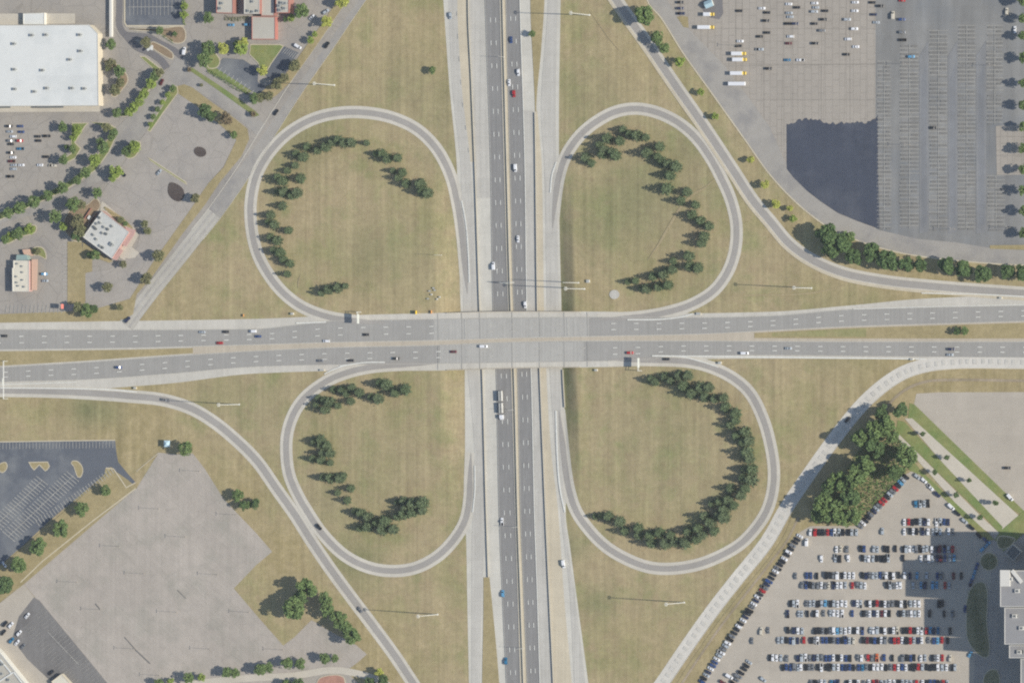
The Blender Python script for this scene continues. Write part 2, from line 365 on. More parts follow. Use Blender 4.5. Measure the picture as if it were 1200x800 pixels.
class Sheet:
    def __init__(s): s.v=[]; s.f=[]; s.m=[]; s.mats=[]
    def mi(s, m):
        m = M[m] if isinstance(m, str) else m
        if m not in s.mats: s.mats.append(m)
        return s.mats.index(m)
    def strip(s, rows, mat, z, terr=True):
        """rows: list of lists of (u,v)"""
        mi = s.mi(mat); b = len(s.v); n = len(rows[0])
        for r in rows:
            for (u, v) in r: s.v.append(GT(u, v, z) if terr else G(u, v, z))
        for j in range(len(rows)-1):
            for i in range(n-1):
                k = b+j*n+i; s.f.append((k, k+1, k+n+1, k+n)); s.m.append(mi)
        return s
    def ribbon(s, pts, o0, o1, mat, cls='concrete', step=3.0, nac=1, terr=True, raw=False, lift=0.0, closed=False, taper=0):
        P = poly_resample(pts, step) if raw else resample(pts, step, closed)
        if closed: P = P+[P[0]]
        z = zl(cls)+lift; rows = []
        for i, p in enumerate(P):
            a = P[max(0, i-1)]; c = P[min(len(P)-1, i+1)]
            if closed and i in (0, len(P)-1): a, c = P[-2], P[1]
            d = (c-a)/max(1e-6, np.linalg.norm(c-a)); nrm = np.array([-d[1], d[0]])
            tp = min(1, i/taper, (len(P)-1-i)/taper)**.7 if taper else 1
            rows.append([tuple(p+nrm*(o0+(o1-o0)*k/nac)*tp) for k in range(nac+1)])
        return s.strip(rows, mat, z, terr)
    def ns(s, fl, fr, v0, v1, mat, cls='concrete', step=5.0, nac=1, terr=True):
        z = zl(cls); vs_ = np.linspace(v0, v1, max(2, int((v1-v0)/step)+1))
        return s.strip([[(fl(v)+(fr(v)-fl(v))*k/nac, v) for k in range(nac+1)] for v in vs_], mat, z, terr)
    def ew(s, ft, fb, u0, u1, mat, cls='concrete', step=8.0):
        z = zl(cls); us = np.linspace(u0, u1, max(2, int((u1-u0)/step)+1))
        return s.strip([[(u, ft(u)), (u, fb(u))] for u in us], mat, z, False)
    def poly(s, pts, mat, cls='concrete', z=None):
        z = zl(cls) if z is None else z
        mi = s.mi(mat); b = len(s.v); s.v += [G(u, v, z) for u, v in pts]; s.f.append(tuple(range(b, b+len(pts)))); s.m.append(mi); return s
    def quad(s, p, mat, z, terr=False):
        mi = s.mi(mat); b = len(s.v); s.v += [(GT if terr else G)(u, v, z) for u, v in p]; s.f.append((b, b+1, b+2, b+3)); s.m.append(mi); return s
    def line(s, a, b, w, mat, z, terr=False):
        a = np.array(a, float); b = np.array(b, float); d = (b-a)/np.linalg.norm(b-a); n = np.array([-d[1], d[0]])*w/2
        return s.quad([a-n, b-n, b+n, a+n], mat, z, terr)
    def done(s, name, label=None, kind='structure'):
        me = mesh(name, s.v, s.f, s.mats, s.m)
        o = link(name, me); o['kind'] = kind
        if label: o['label'] = label
        return o
off = lambda f, d: (lambda t: f(t)+d)

# ------------------------------------------------------------------ the sunken freeway, north-south
V0, V1 = -60, 860
eB = cr({-80:549,0:549,100:553,200:557,365:562.5,432:565.5,600:570,690:573,800:577,880:580})         # barrier west of the freeway
eD = cr({-80:566,0:568,200:574.5,365:577.5,432:581,600:584.5,700:588.5,800:593,880:596})
eE = cr({-80:584.5,0:586,200:591,365:596,432:599,600:604,700:607,800:610,880:613})
eF = cr({-80:591,0:592.5,200:597.5,365:602,432:606,600:609.5,700:613.5,800:617.5,880:620})
eG = cr({-80:607.5,0:609,200:615,365:617.3,432:622,600:626,700:629.5,800:632.5,880:635})
eH = cr({-80:621,0:621.5,130:627,200:628,365:630,432:632.7,600:639.5,700:644,800:648.7,880:652})      # barrier east of the freeway
eI = cr({-80:640,0:638,60:634,130:628.4,200:628.8,880:653})
fw = Sheet()
fw.ns(eA, eJ, V0, V1, 'concrete', nac=4)
fw.ns(eD, eE, V0, V1, 'fw_asphalt', 'asphalt'); fw.ns(eF, eG, V0, V1, 'fw_asphalt', 'asphalt')
fw.ns(eE, eF, V0, V1, 'tan_concrete', 'asphalt')
fw.ns(off(eG, 1.2), off(eH, -1.2), 130, V1, 'concrete2', 'asphalt')
fw.ns(off(eB, .8), off(eD, -1.0), V0, 232, 'concrete2', 'asphalt')
fw.ns(off(eH, .8), cr({130:629.6,200:635,365:637.5,432:640,520:645,600:654,700:661,800:670,880:676}), 130, V1, 'tan_concrete', 'asphalt')
fw.done('freeway')
cd = Sheet()
wl = cr({-80:525,0:526,100:530,200:540,300:542,365:543,432:548,540:556,640:553,700:552.5,800:552.5,880:553})
wr = cr({-80:536,0:536,100:541,200:552,300:556,365:559,432:561,600:569,650:567,700:564.5,800:562.5,880:562})
cd.ns(wl, wr, V0, V1, 'concrete2', 'asphalt')
cd.ns(wr, off(eB, -.6), V0, 190, 'tan_concrete', 'asphalt')
cd.ns(cr({-80:643,0:642,130:634,200:638,365:641,432:644,600:657,700:668,800:673,880:680}), cr({-80:654,0:653.5,130:651,200:652,365:655,432:656,600:661.5,700:674,800:686,880:694}), V0, V1, 'concrete2', 'asphalt')
cd.done('collector_road')
gs = Sheet()
gs.ns(eH, off(eI, 0), V0, 131, 'verge', 'over'); gs.ns(cr({676:566.5,700:566.5,800:565,880:564.5}), cr({676:573.5,700:576,800:585,880:590}), 676, V1, 'verge', 'over')
gs.done('grass_median')

# ------------------------------------------------------------------ the overpass road, east-west
U0, U1 = -60, 1260
nT = cr({-80:379,0:378,150:376,300:373.5,400:369.5,500:367,600:364.7,700:365,800:367,900:365.3,1000:357.5,1080:350,1200:345,1280:342})
nAT = cr({-80:386.5,0:386,150:386.5,300:385.5,345:381,390:376,500:374,600:372.3,700:371.5,820:372,900:370.3,1000:362.5,1100:360,1200:358,1280:356.5})
nAB = cr({-80:411,0:409.5,150:407.5,225:405.5,300:403.5,400:400.5,500:398.7,600:395.7,700:393.7,820:391,900:387,1000:382,1100:379,1200:376,1280:374})
sAT = cr({-80:436,0:430.5,100:424.5,200:417.5,300:411.3,400:407,500:405,600:401,700:399.5,800:399.5,900:400,1000:400.5,1200:400.5,1280:401})
sAB = cr({-80:452,0:447.5,100:444.5,200:437.5,300:429.5,400:427,500:426,600:424.5,700:423,755:421,790:416.8,900:416,1000:417,1200:418.7,1280:419})
sB = cr({-80:470,0:464,60:461,100:457,150:453,200:449,300:437.5,400:434.5,500:434.2,600:431.5,700:430,780:427.5,830:420.5,900:420,1000:420.5,1200:421,1280:421.5})
ew = Sheet()
ew.ew(nT, sB, U0, U1, 'concrete_ew')
ew.ew(nAT, nAB, U0, U1, 'ew_asphalt', 'asphalt'); ew.ew(sAT, sAB, U0, U1, 'ew_asphalt', 'asphalt')
ew.ew(off(nAB, .8), off(sAT, -.8), 226, U1, 'tan_ew', 'asphalt')
ew.ew(off(nAB, 2), off(sAT, -2), U0, 226, 'verge', 'over')
ew.ew(off(nAB, 2.2), off(sAT, -4), 884, U1, 'verge', 'over'); ew.ew(off(nAB, 3), off(sAT, -6), 905, 1015, 'olive_grass', 'over')
ew.ew(off(nAT, .5), off(nAB, -.3), 508, 690, 'deck', 'over'); ew.ew(off(sAT, .4), off(sAB, -.4), 515, 684, 'deck', 'over')
ew.done('road')

ej = Sheet(); zj = zl('mark')
for u in (513, 541, 562, 600, 632, 661, 688):
    ej.line((u, nT(u)+.8), (u+.6, nAB(u)-.3), .45, 'joint', zj); ej.line((u, sAT(u)+.3), (u+.4, sB(u)-.8), .45, 'joint', zj)
for u in (545, 665): ej.line((u, nAT(u)+.6), (u+.5, nAB(u)-.4), 1.3, 'faint', zj+.0009)
ej.done('expansion_joints')
# ------------------------------------------------------------------ ramps
def ramp(name, pts, w, aw, lift=0.0, mat='ramp_concrete', amat='ramp_asphalt', shift=0.0, label=None):
    s = Sheet(); s.ribbon(pts, -w/2, w/2, mat, 'concrete', 2.5, 6, lift=lift)
    if amat: s.ribbon(pts, shift-aw/2, shift+aw/2, amat, 'asphalt', 2.5, 3, lift=lift, taper=16)
    return s
NW = [(548,345),(546,325),(544,300),(541,270),(536,238),(528,206),(512,175),(489,152),(461,138.5),(432,132.5),(402,132),(370,138.5),(340,154.5),(317,177),(301,204),(294,235),(294.5,265),(301,295),(313,319),(331,342),(353,359),(382,370.5),(412,375.5),(455,378)]
NE = [(647.5,268),(650,240),(655.5,205),(664,181),(680,158.5),(700,142),(722,131),(745,127.5),(770,132),(795,144),(815,161),(832,184),(845,208),(857,236),(863,265),(861,295),(852,320),(836,341),(812,356),(785,365),(752,371),(700,374)]
SW = [(510,426),(460,427.8),(432,430.5),(405,437),(383,446.5),(358,465),(345,483),(337,506),(335.5,530),(339,556),(349,580),(362,602),(377,624),(402,649),(428,663),(455,668.5),(485,665.5),(512,652),(532,632),(545,610),(550,585),(551,558),(552,530)]
SE = [(712,421.5),(765,421.8),(800,423),(823,427),(845,435),(865,447),(880,462),(894,490),(903,522),(907,552),(905,577),(899,597),(889,614),(869,636),(846,650),(818,661),(785,666),(760,664),(735,655),(710,640),(690,620),(675,598),(667,574),(662.5,548),(658.5,512),(655,480)]
ramp('loop', NW, 14.5, 6.6, .06).done('loop_ramp'); ramp('loop', NE, 14.5, 6.6, .06).done('loop_ramp')
ramp('loop', SW, 14.5, 6.6, .06).done('loop_ramp'); ramp('loop', SE, 14.5, 6.6, .06).done('loop_ramp')
RNW = [(462,-60),(420,-3),(384,50),(349,100),(317,150),(286,200),(251,250),(231,275),(212,299),(175,345),(148,381)]
RNE = [(686,-60),(719,-4),(757,50),(791,100),(826,150),(861,203),(882,235),(902,259),(925,286),(950,304),(987,320),(1037,330),(1100,336.5),(1200,344),(1270,349)]
RSW = [(-60,457),(0,457.5),(60,458.5),(110,461),(150,464),(192,468.5),(225,479),(251,494.5),(275,514),(301,540),(325,574),(345,602),(364,632),(387,666),(412,700),(437,733),(462,767),(482,797),(515,848)]
RSE = [(1270,424),(1200,424),(1120,424),(1085,428),(1060,436),(1040,448),(1020,464.5),(1004,481),(987,502),(969,526),(947,557),(922,594),(899,634),(863,679),(838,711),(812,747),(782,791),(740,852)]
s = Sheet(); s.ribbon(RNW, -9, 9, 'road_old', 'concrete', 4, 2); s.ribbon(RNW[6:], -8.6, 8.6, 'nw_concrete', 'asphalt', 4, 2); s.ribbon(RNW[6:], -5.4, -3.2, 'worn_lane', 'over', 4); s.ribbon(RNW[6:], 1.4, 3.8, 'worn_lane', 'over', 4)
s.ribbon(RNW[:8], -9.3, -8.7, 'ramp_concrete', 'over', 4); s.ribbon(RNW[:8], 8.4, 9.3, 'ramp_concrete', 'over', 4); s.done('ramp')
s = Sheet(); s.ribbon(RNE, -8, 8, 'ramp_concrete', 'concrete', 4, 2); s.ribbon(RNE, -4.4, 3.6, 'ramp_asphalt', 'asphalt', 4, 1); s.ribbon(RNE, 5.2, 8.2, 'tan_concrete', 'over', 4); s.done('ramp')
s = Sheet(); s.ribbon(RSW, -7.5, 7.5, 'ramp_concrete', 'concrete', 4, 2); s.ribbon(RSW, -4.0, 3.4, 'ramp_asphalt', 'asphalt', 4, 1); s.done('ramp')
s = Sheet(); s.ribbon(RSE, -8.2, 8.2, 'se_concrete', 'concrete', 4, 2)
P = resample(RSE, 1.0); acc = 0; k = 0
patch = plain('replaced_concrete_slab', (200,197,190), .9, amp=.08, scale=.5); M['patch'] = patch
rnd = random.Random(4); zp = zl('over'); i = 70
while i < len(P)-30:
    a, b2 = P[i], P[min(len(P)-1, i+4)]; d = (b2-a)/np.linalg.norm(b2-a); n = np.array([-d[1], d[0]])
    L = rnd.uniform(3.2, 5.2); o = rnd.uniform(-.3, .3); w0, w1 = (-3.0, 2.8)
    s.quad([a+n*(w0+o), a+d*L+n*(w0+o), a+d*L+n*(w1+o), a+n*(w1+o)], 'patch', zp); i += rnd.choice((8, 9, 9, 10))
s.ribbon(RSE, -8.4, -7.8, 'kerb', 'over', 4); s.done('ramp')

# ------------------------------------------------------------------ car parks, service roads, islands
lot = lambda name, pts, mat, cls='concrete', label=None: Sheet().poly(pts, mat, cls).done(name, label)
TRR = [(756,-60),(758,0),(775,22),(800,62),(825,97),(850,132),(875,167),(899,201),(925,230),(950,252),(975,269),(1005,282),(1040,293),(1075,300),(1137,307),(1200,311),(1270,312)]
lot('parking_lot', TRR[1:12]+[(1040,291),(1030,271),(1030,-60),(758,-60)], 'lot_tr')
lot('parking_lot', [(1026,-60),(1026,275),(1045,294),(1137,305),(1270,310),(1270,-60)], 'lot_trd')
s = Sheet()
TRRr = [(779,-60),(781,0),(807,34),(850,78),(880,118),(903,150),(914,176),(927,203),(950,228),(982,250),(1030,269.5),(1075,280),(1120,284),(1157,290),(1200,293.5),(1270,296)]
s.poly(TRR+TRRr[::-1], 'road_old', 'asphalt'); s.ribbon(TRR, -.9, .6, 'kerb', 'over', 4); s.done('service_road')
rn = random.Random(3); wav = [(922+x, 148-8*math.exp(-((x-26)/20)**2)-3*math.exp(-((x-80)/16)**2)-(x/108)*3.5-(7*sst(98,104,x))+rn.uniform(-2.2,2.2)) for x in np.linspace(0, 106, 42)]
lot('asphalt_patch', [(922,206)]+wav+[(1028.5,134),(1029,200),(1031,268.5),(1005,259),(982,249.5),(962,236),(945,223),(930,208),(922,198)], 'seal', 'over')
lot('parking_lot', [(1167,148),(1200,146),(1270,146),(1270,205),(1168,205)], 'lot_tr', 'asphalt')
s = Sheet()
for x0, x1, va, vb in ((1027,1045,72,268),(1053.5,1077.5,52,268),(1088,1111,36,268),(1121.5,1144,30,268),(1155,1176,30,146),(1156,1178,206,268)):
    mid = (x0+x1)/2; v = va; z = zl('mark')
    while v < vb:
        if rn.random() < .93: s.line((x0+rn.uniform(0,1), v), (x1-rn.uniform(0,1), v), .5, 'stall', z)
        if rn.random() < .8: s.line((x0+rn.uniform(1,3), v+2.3), (mid-rn.uniform(.8,3), v+2.3), rn.uniform(1.0,1.8), 'oil', z-.0006)
        if rn.random() < .8: s.line((mid+rn.uniform(.8,3), v+2.3), (x1-rn.uniform(1,3), v+2.3), rn.uniform(1.0,1.8), 'oil', z-.0006)
        v += 4.72
    s.line((mid, va), (mid, vb), .6, 'stall', z+.0009)
for x0, x1 in ((1078.5,1087),(1112,1121),(1145,1154.5)):
    s.poly([(x0-1.2,66),(x1+1,48),(x1+1.4,272),(x0-1,274)], 'aisle2', 'asphalt'); s.poly([(x0+1,92),(x1-1.2,74),(x1-.8,262),(x0+1.4,270)], 'aisle', 'asphalt')
s.done('lot_markings')
lot('asphalt_patch', [(821,-30),(845,-30),(847.5,16),(843,23),(833,21),(824,13)], 'drive_dark', 'over')
s = Sheet(); s.poly([(800,19),(806,20),(807,33),(801,32),(793,20)], 'verge', 'over'); s.poly([(1160,287.5),(1270,286),(1270,295),(1160,291.5)], 'verge', 'over'); s.done('grass_verge')
# south-east
lot('parking_lot', [(1070,551),(1079,556),(1163,641),(1162,690),(1142,770),(1138,860),(780,860),(822,797),(878,709),(931,629),(939,622),(950,616),(1006,616),(1060,556)], 'lot_se')
lot('parking_lot', [(1074,461),(1100,459.5),(1270,459),(1270,640),(1204,604),(1070,478)], 'lot_se')
lot('service_road', [(1163,641),(1150,632),(1172,618),(1200,626),(1270,640),(1270,860),(1138,860),(1142,770),(1160,690)], 'lot_tl2', 'concrete')
s = Sheet()
s.poly([(1066,472),(1072,474),(1208,606),(1200,604),(1185,596),(1064,490)], 'green', 'asphalt')
s.poly([(1060,490),(1069,490),(1193,603),(1210,625),(1170,626),(1165,612)], 'walk', 'asphalt')
s.poly([(1052,492),(1060,494),(1175,617),(1172,626),(1160,612),(1050,505)], 'green', 'asphalt')
s.poly([(1045,505),(1053,508),(1148,603),(1172,625),(1163,626),(1140,612)], 'walk', 'asphalt')
s.poly([(1060,540),(1072,542),(1080,552),(1166,632),(1156,633),(1078,556),(1066,551)], 'green', 'asphalt')
s.poly([(1166,632),(1172,622),(1200,598),(1230,598),(1176,646)], 'green', 'over')
s.done('campus_path')
def island(pts, mat, cls='over', rim='kerb', smooth=True, name='traffic_island'):
    P = [tuple(p) for p in (resample(pts, 2.5, True) if smooth else pts)]
    ctr = np.mean(np.array(P), 0)
    s = Sheet(); z = zl(cls)+.10
    if rim:
        base = [G(u, v, 0) for u, v in P]; top = [G(u, v, z) for u, v in P]; mi = s.mi(rim); n = len(P)
        s.v += base+top; s.f += [(i, (i+1)%n, n+(i+1)%n, n+i) for i in range(n)]+[tuple(range(n, 2*n))]; s.m += [mi]*(n+1)
        w = ccw([q[:2] for q in top]); q = inset(w, .55); b = len(s.v); s.v += [(x, y, z+.02) for x, y in q]; s.f.append(tuple(range(b, b+len(q)))); s.m.append(s.mi(mat))
    else: s.poly(P, mat, 'over', z)
    return s.done(name)
circ = lambda x, y, rx, ry=None, n=14, a=0.0: [(x+rx*math.cos(2*math.pi*k/n)*math.cos(a)-(ry or rx)*math.sin(2*math.pi*k/n)*math.sin(a), y+rx*math.cos(2*math.pi*k/n)*math.sin(a)+(ry or rx)*math.sin(2*math.pi*k/n)*math.cos(a)) for k in range(n)]
island(circ(1159,657.5,11), 'shade'); island([(1148,681),(1153,682),(1157,690),(1157,730),(1160,762),(1157,770),(1148,768),(1134,750),(1132,720),(1133,700),(1141,684)], 'shade')
island([(1170,628),(1190,631),(1181,642),(1172,643),(1168,636)], 'shade'); island([(1158,785),(1168,784),(1172,795),(1168,812),(1155,812),(1152,795)], 'shade')
s = Sheet(); s.ribbon([(838,209),(826,220),(812,228),(800,240),(786,262),(772,286),(758,306)], -1.6, 1.6, 'worn', 'over', taper=12); s.ribbon([(842,348),(880,346),(930,345),(965,341),(992,333)], -.9, .9, 'worn', 'over', taper=12); s.ribbon([(690,12),(703,30),(716,48),(728,62)], -.8, .8, 'worn', 'over', taper=12); s.ribbon([(352,322),(350,330),(349,338)], -1.5, 1.5, 'worn', 'over', taper=3); s.done('footpath')
# dirt track outside the south-east ramp
s = Sheet(); s.ribbon([(1270,446),(1200,446),(1120,445),(1085,447),(1062,456),(1045,470),(1030,490)], -1.6, 1.6, 'dirt', 'asphalt')
s.ribbon([(930,600),(918,628),(900,655),(870,692),(845,724),(815,766),(790,806),(770,850)], -5.5, 0, 'verge', 'asphalt'); s.ribbon([(936,606),(922,634),(903,659),(874,696),(849,728),(820,769),(796,806),(770,850)], -1.2, 1.6, 'dirt', 'over'); s.done('dirt_track')
# south-west
lot('parking_lot', [(-60,518.5),(0,518),(60,517),(135,516),(136.5,530),(138.5,541),(150,555),(159,565),(148,571),(131,547),(124,548),(122,556),(100,575),(60,608),(28,638),(0,662),(-60,712)], 'dark_lot', 'asphalt')
BLP = [(186,530),(206,532),(226,531),(240,549),(262,584),(277,600),(300,624),(319,646),(300,662),(274,689),(302,722),(332,756),(345,746),(365,726),(392,742),(417,755),(430,766),(420,775),(405,786),(420,800),(420,860),(130,860),(78,745),(25,680),(50,655),(110,608),(147,582),(160,572)]
lot('parking_lot', BLP, 'lot_tan')
s = Sheet(); zz = zl('mark')
for x in np.arange(-20, 135, 3.9): s.line((x, 517.8-(x-60)*.012), (x, 525.5-(x-60)*.012), .55, 'stall_dark', zz)
for (ax, ay, bx, by, w) in ((-30,640,50,562,8.5),(10,628,86,557,9.5),(40,607,128,545,0)):   # the slanting double rows
    d = np.array([bx-ax, by-ay], float); L = np.linalg.norm(d); d /= L; n = np.array([-d[1], d[0]]); t = 0
    while t < L:
        p = np.array([ax, ay])+d*t
        sk = -d*2.0
        if w: s.line(p-n*w+sk*.6, p+n*w-sk*.6, .75, 'stall_dark', zz+.0009)
        else: s.line(p+n*3, p+n*11, .75, 'stall_dark', zz+.0009)
        t += 3.95
    if w: s.line((ax, ay), (bx, by), .6, 'stall_dark', zz+.0014)
s.done('lot_markings')
s = Sheet(); s.poly([(150,562),(160,571),(28,684),(0,705),(-60,750),(-60,715),(0,664),(60,612),(124,557),(131,549)], 'verge', 'over'); s.ribbon([(159,572),(110,609),(50,657),(24,682)], -.6, .6, 'kerb', 'over', raw=True); s.done('grass_verge')
s = Sheet(); s.ribbon([(-60,518.3),(0,517.6),(60,516.6),(135,515.6)], -.7, .5, 'kerb', 'over', raw=True); s.ribbon([(124,548),(133,549),(148,571),(159,565)], -.6, .6, 'kerb', 'mark', raw=True); s.ribbon([(186,530),(160,552)], -.4, .4, 'kerb', 'over', raw=True); s.done('kerb')
island([(1,542),(7,541),(9,546),(7,551),(2,554),(-3,547)], 'verge'); island([(33,541),(56,540.5),(58.5,546),(56,550),(53,552),(46,545),(40,551),(37,548)], 'verge', smooth=False)
island([(84,540),(90,539.5),(96,545),(97.5,552),(94,559.5),(91,559),(88,552),(86,546),(83,543)], 'verge')
lot('parking_lot', [(39,699),(46,703),(108,778),(150,830),(160,860),(70,860),(62,800),(32,772),(14,748),(22,722)], 'mid_lot', 'asphalt')
lot('service_road', [(-60,690),(0,706),(20,690),(28,684),(40,699),(22,722),(14,748),(32,772),(62,800),(90,860),(40,860),(-60,720)], 'lot_se', 'asphalt')
s = Sheet(); zz = zl('mark')
s.line((146,746),(160,762),.9,'oil',zz); s.line((160,762),(176,777),1.3,'oil',zz); s.line((112,707),(117,713),1.2,'oil',zz); s.line((208,691),(218,701),.7,'oil',zz)
for k in range(26):
    a = np.array([52, 712])+np.array([2.95, 3.55])*k; s.line(a, a+np.array([-12, 9.5]), .4, 'stall_mid', zz)
    if k < 22: b2 = np.array([36, 728])+np.array([2.7, 3.2])*k; s.line(b2, b2+np.array([-9, 7.5]), .4, 'stall_mid', zz)
s.line((56,740), (92,778), .6, 'stall_dark', zz+.0009); s.done('lot_markings')
s = Sheet(); s.ribbon([(180,820),(220,803),(280,795),(345,791),(385,785),(405,786),(440,795),(470,812)], -4, 4, 'walk', 'asphalt'); s.done('service_road')
island([(370,802),(374,794),(382,791),(396,790),(403,793),(405,802),(404,812),(370,812)], 'redmulch')
# north-west
lot('parking_lot', [(-60,-60),(460,-60),(440,-30),(412,12),(385,50),(345,105),(300,170),(262,222),(220,276),(170,340),(140,372),(-60,377)], 'lot_tl')
lot('parking_lot', [(209,110),(233,126),(262,150),(277,164),(262,195),(244,215),(220,250),(180,306),(152,350),(105,364),(100,352),(100,320),(128,316),(160,290),(164,275),(122,240),(112,236),(135,205),(170,156)], 'lot_tl2', 'asphalt')
s = Sheet()
s.poly([(208,101),(216,99),(226,103),(240,114),(275,139),(290,151),(292,163),(283,183),(258,213),(240,240),(213,275),(180,322),(160,345),(156,368),(146,374),(100,375.5),(-60,379),(-60,371),(0,368),(105,364),(152,350),(180,306),(220,250),(244,215),(262,196),(277,164),(262,150),(233,126),(209,110)], 'verge', 'over')
s.poly([(396,0),(412,-10),(404,5),(372,52),(340,97),(326,110),(318,116),(300,118),(292,112),(330,92),(342,78),(356,58),(376,30)], 'verge', 'over')
s.poly([(79,283),(96,283),(96,289),(108,291),(108,318),(100,320),(100,352),(99,356),(79,356)], 'verge', 'over')
s.done('grass_verge')
s = Sheet(); s.poly([(205,70),(216,66),(222,82),(240,93),(270,114),(300,134),(312,148),(302,160),(292,150),(276,138),(241,113),(222,101),(207,101)], 'road_old', 'asphalt')
s.poly([(128,158),(160,128),(188,92),(205,70),(222,82),(207,101),(197,118),(168,158),(150,182),(128,206),(92,226),(46,250),(0,262),(-60,268),(-60,256),(0,250),(60,234),(100,212)], 'road_old', 'asphalt'); s.done('service_road')
s = Sheet(); s.poly([(222,79),(226,80),(252,97),(280,116),(300,131),(304,135),(299,137),(278,122),(250,102),(221,82)], 'green', 'over'); s.poly([(240,76),(247,78),(254,80),(295,107),(289,110),(262,93),(244,85)], 'green', 'over'); s.done('grass_verge')
lot('parking_lot', [(147,-60),(216,-60),(216,31),(149,31),(147,28)], 'dark_lot', 'asphalt'); 
s = Sheet(); s.ribbon([(140,-60),(140,10),(140,30),(146,40),(158,42),(175,44),(188,51),(205,60),(214,68)], -3.6, 3.6, 'drive_dark', 'asphalt'); s.ribbon([(147,40),(160,55),(176,62),(190,72),(196,80)], -4, 4, 'drive_dark', 'over'); s.ribbon([(145.5,-60),(145.5,27),(148,31.2),(216,31)], -1.4, .4, 'kerb', 'mark', raw=True)
s.poly([(262,68),(285,70),(303,82),(302,96),(312,103),(304,110),(297,108),(252,79),(258,72)], 'dark_lot', 'over'); s.poly([(332,54),(350,62),(340,78),(328,95),(314,92),(309,84)], 'dark_lot', 'over')
zz = zl('mark')
for x in np.arange(152, 212, 4.5): s.line((x, 0), (x, 18), .5, 'stall_dark', zz)
s.line((150, 8.5), (212, 8), .5, 'stall_dark', zz+.0009)
for k in range(9): s.line((260+k*4.7, 79+k*3.3), (256.5+k*4.7, 84+k*3.3), .6, 'faint', zz)
for k in range(7): s.line((336+k*2.2, 56+k*1.2), (331+k*2.2, 62+k*1.2), .5, 'stall_dark', zz)
for k in range(15):
    s.line((73.5, 282+k*4.6), (79, 282+k*4.6), .5, 'faint', zz)
    s.line((8+k*4.7, 357), (6.5+k*4.7, 367), .5, 'faint', zz)
s.done('drive_lane')
island([(150,34),(160,33),(177,33),(193,32.5),(214,31.5),(218,40),(216,49),(208,51.5),(202,50),(193,44),(180,38),(160,36)], 'mulch')
island([(178,49),(183,50),(203,63),(202,70),(198,69),(180,58),(176,54)], 'mulch')
island([(293,52),(328,52),(333,54),(318,75),(312,86),(306,86),(302,74),(292,64)], 'green', smooth=False)
island([(243,58),(250,60),(258,71),(255,79),(244,80)], 'green'); island([(120,72),(128,70),(140,78),(149,88),(150,95),(143,106),(135,114),(130,112),(133,100),(140,92),(133,80)], 'mulch')
island([(163,66),(170,66),(188,80),(190,88),(182,97),(165,118),(158,132),(147,137),(132,136),(144,132),(156,121),(165,105),(180,90),(178,80)], 'green', smooth=False)
island([(203,100),(208,101),(209,109),(191,133),(176,155),(172,153),(190,124)], 'green', smooth=False)
island([(84,144),(104,144),(100,148),(88,167),(95,174),(88,186),(78,191),(70,188),(83,180),(83,150)], 'green', smooth=False)
island([(106,143),(126,144),(136,150),(137,158),(128,178),(112,200),(75,224),(30,245),(0,258),(-20,262),(-20,256),(0,248),(35,235),(80,212),(108,190),(122,170),(130,155),(118,148)], 'green', smooth=False)
island([(157,166),(164,166),(165,172),(158,184),(150,186),(146,182)], 'green'); island([(173,184),(178,187),(218,213),(219,217),(214,214),(176,189)], 'green', smooth=False)
island([(135,196),(142,196),(140,208),(132,211),(128,206)], 'green'); island([(2,282),(6,274),(30,265),(42,264),(42,272),(24,278),(8,286)], 'green')
island([(101,240),(112,232),(118,240),(104,262),(98,282),(88,283),(78,275),(74,262),(84,244)], 'mulch'); island([(36,292),(42,289),(50,290),(54,297),(54,304),(46,300),(38,298)], 'green')
island([(119,236),(124,239),(158,268),(161,271),(162,276),(146,305),(140,302),(153,275),(117,247)], 'walk', smooth=False, rim=None); island([(122,242),(130,246),(146,257),(156,268),(150,266),(134,256)], 'verge', rim=None); island([(97,284),(110,292),(132,306),(128,308),(97,296)], 'verge', rim=None, smooth=False)
island([(140,290),(150,286),(163,296),(158,302),(150,303),(140,300)], 'walk', rim=None, smooth=False)
island(circ(234.5,178,7.6,5.8,7,.35), 'darkmulch', rim=None); island([(199,214),(206,215),(214,221),(216,229),(211,236),(203,234),(197,226)], 'darkmulch', rim=None)
s = Sheet(); s.poly(circ(720,345,6,5.5,16), 'concrete2', 'over'); s.done('concrete_pad')
# pavement at the store
s = Sheet(); s.poly([(0,124),(117,124),(117,131),(0,131.5),(-60,132),(-60,124)], 'walk', 'over'); s.poly([(-60,17),(34,16),(34,29),(-60,30)], 'walk', 'over'); s.poly([(52,16),(88,16),(88,28),(52,28.5)], 'walk', 'over'); s.done('sidewalk')

# ------------------------------------------------------------------ painted lines
mk = Sheet()
def dashes(f, a, b, start, vertical, mat='white', pitch=26.7, L=5.6, w=.85, terr=True):
    t = start; z = zl('mark')
    while t < b:
        if t > a:
            if vertical: mk.quad([(f(t)-w/2, t), (f(t+L)-w/2, t+L), (f(t+L)+w/2, t+L), (f(t)+w/2, t)], mat, z, terr)
            else: mk.quad([(t, f(t)-w/2), (t+L, f(t+L)-w/2), (t+L, f(t+L)+w/2), (t, f(t)+w/2)], mat, z, False)
        t += pitch
fr = lambda f, g, k: (lambda t: f(t)+(g(t)-f(t))*k)
for a, b in ((V0, 364), (434, V1)):
    for k in (.33, .67):
        dashes(fr(eD, eE, k), a, b, -58.5-.5 if a < 0 else 437.5, True); dashes(fr(eF, eG, k), a, b, -61 if a < 0 else 435.5, True)
for f, d in ((eD, .5), (eE, -.5), (eF, .5), (eG, -.2)): mk.ns(off(f, d-.3), off(f, d+.3), V0, V1, 'faint', 'mark')
mk.ns(off(eG, 0), off(eG, .8), V0, V1, 'white', 'mark')
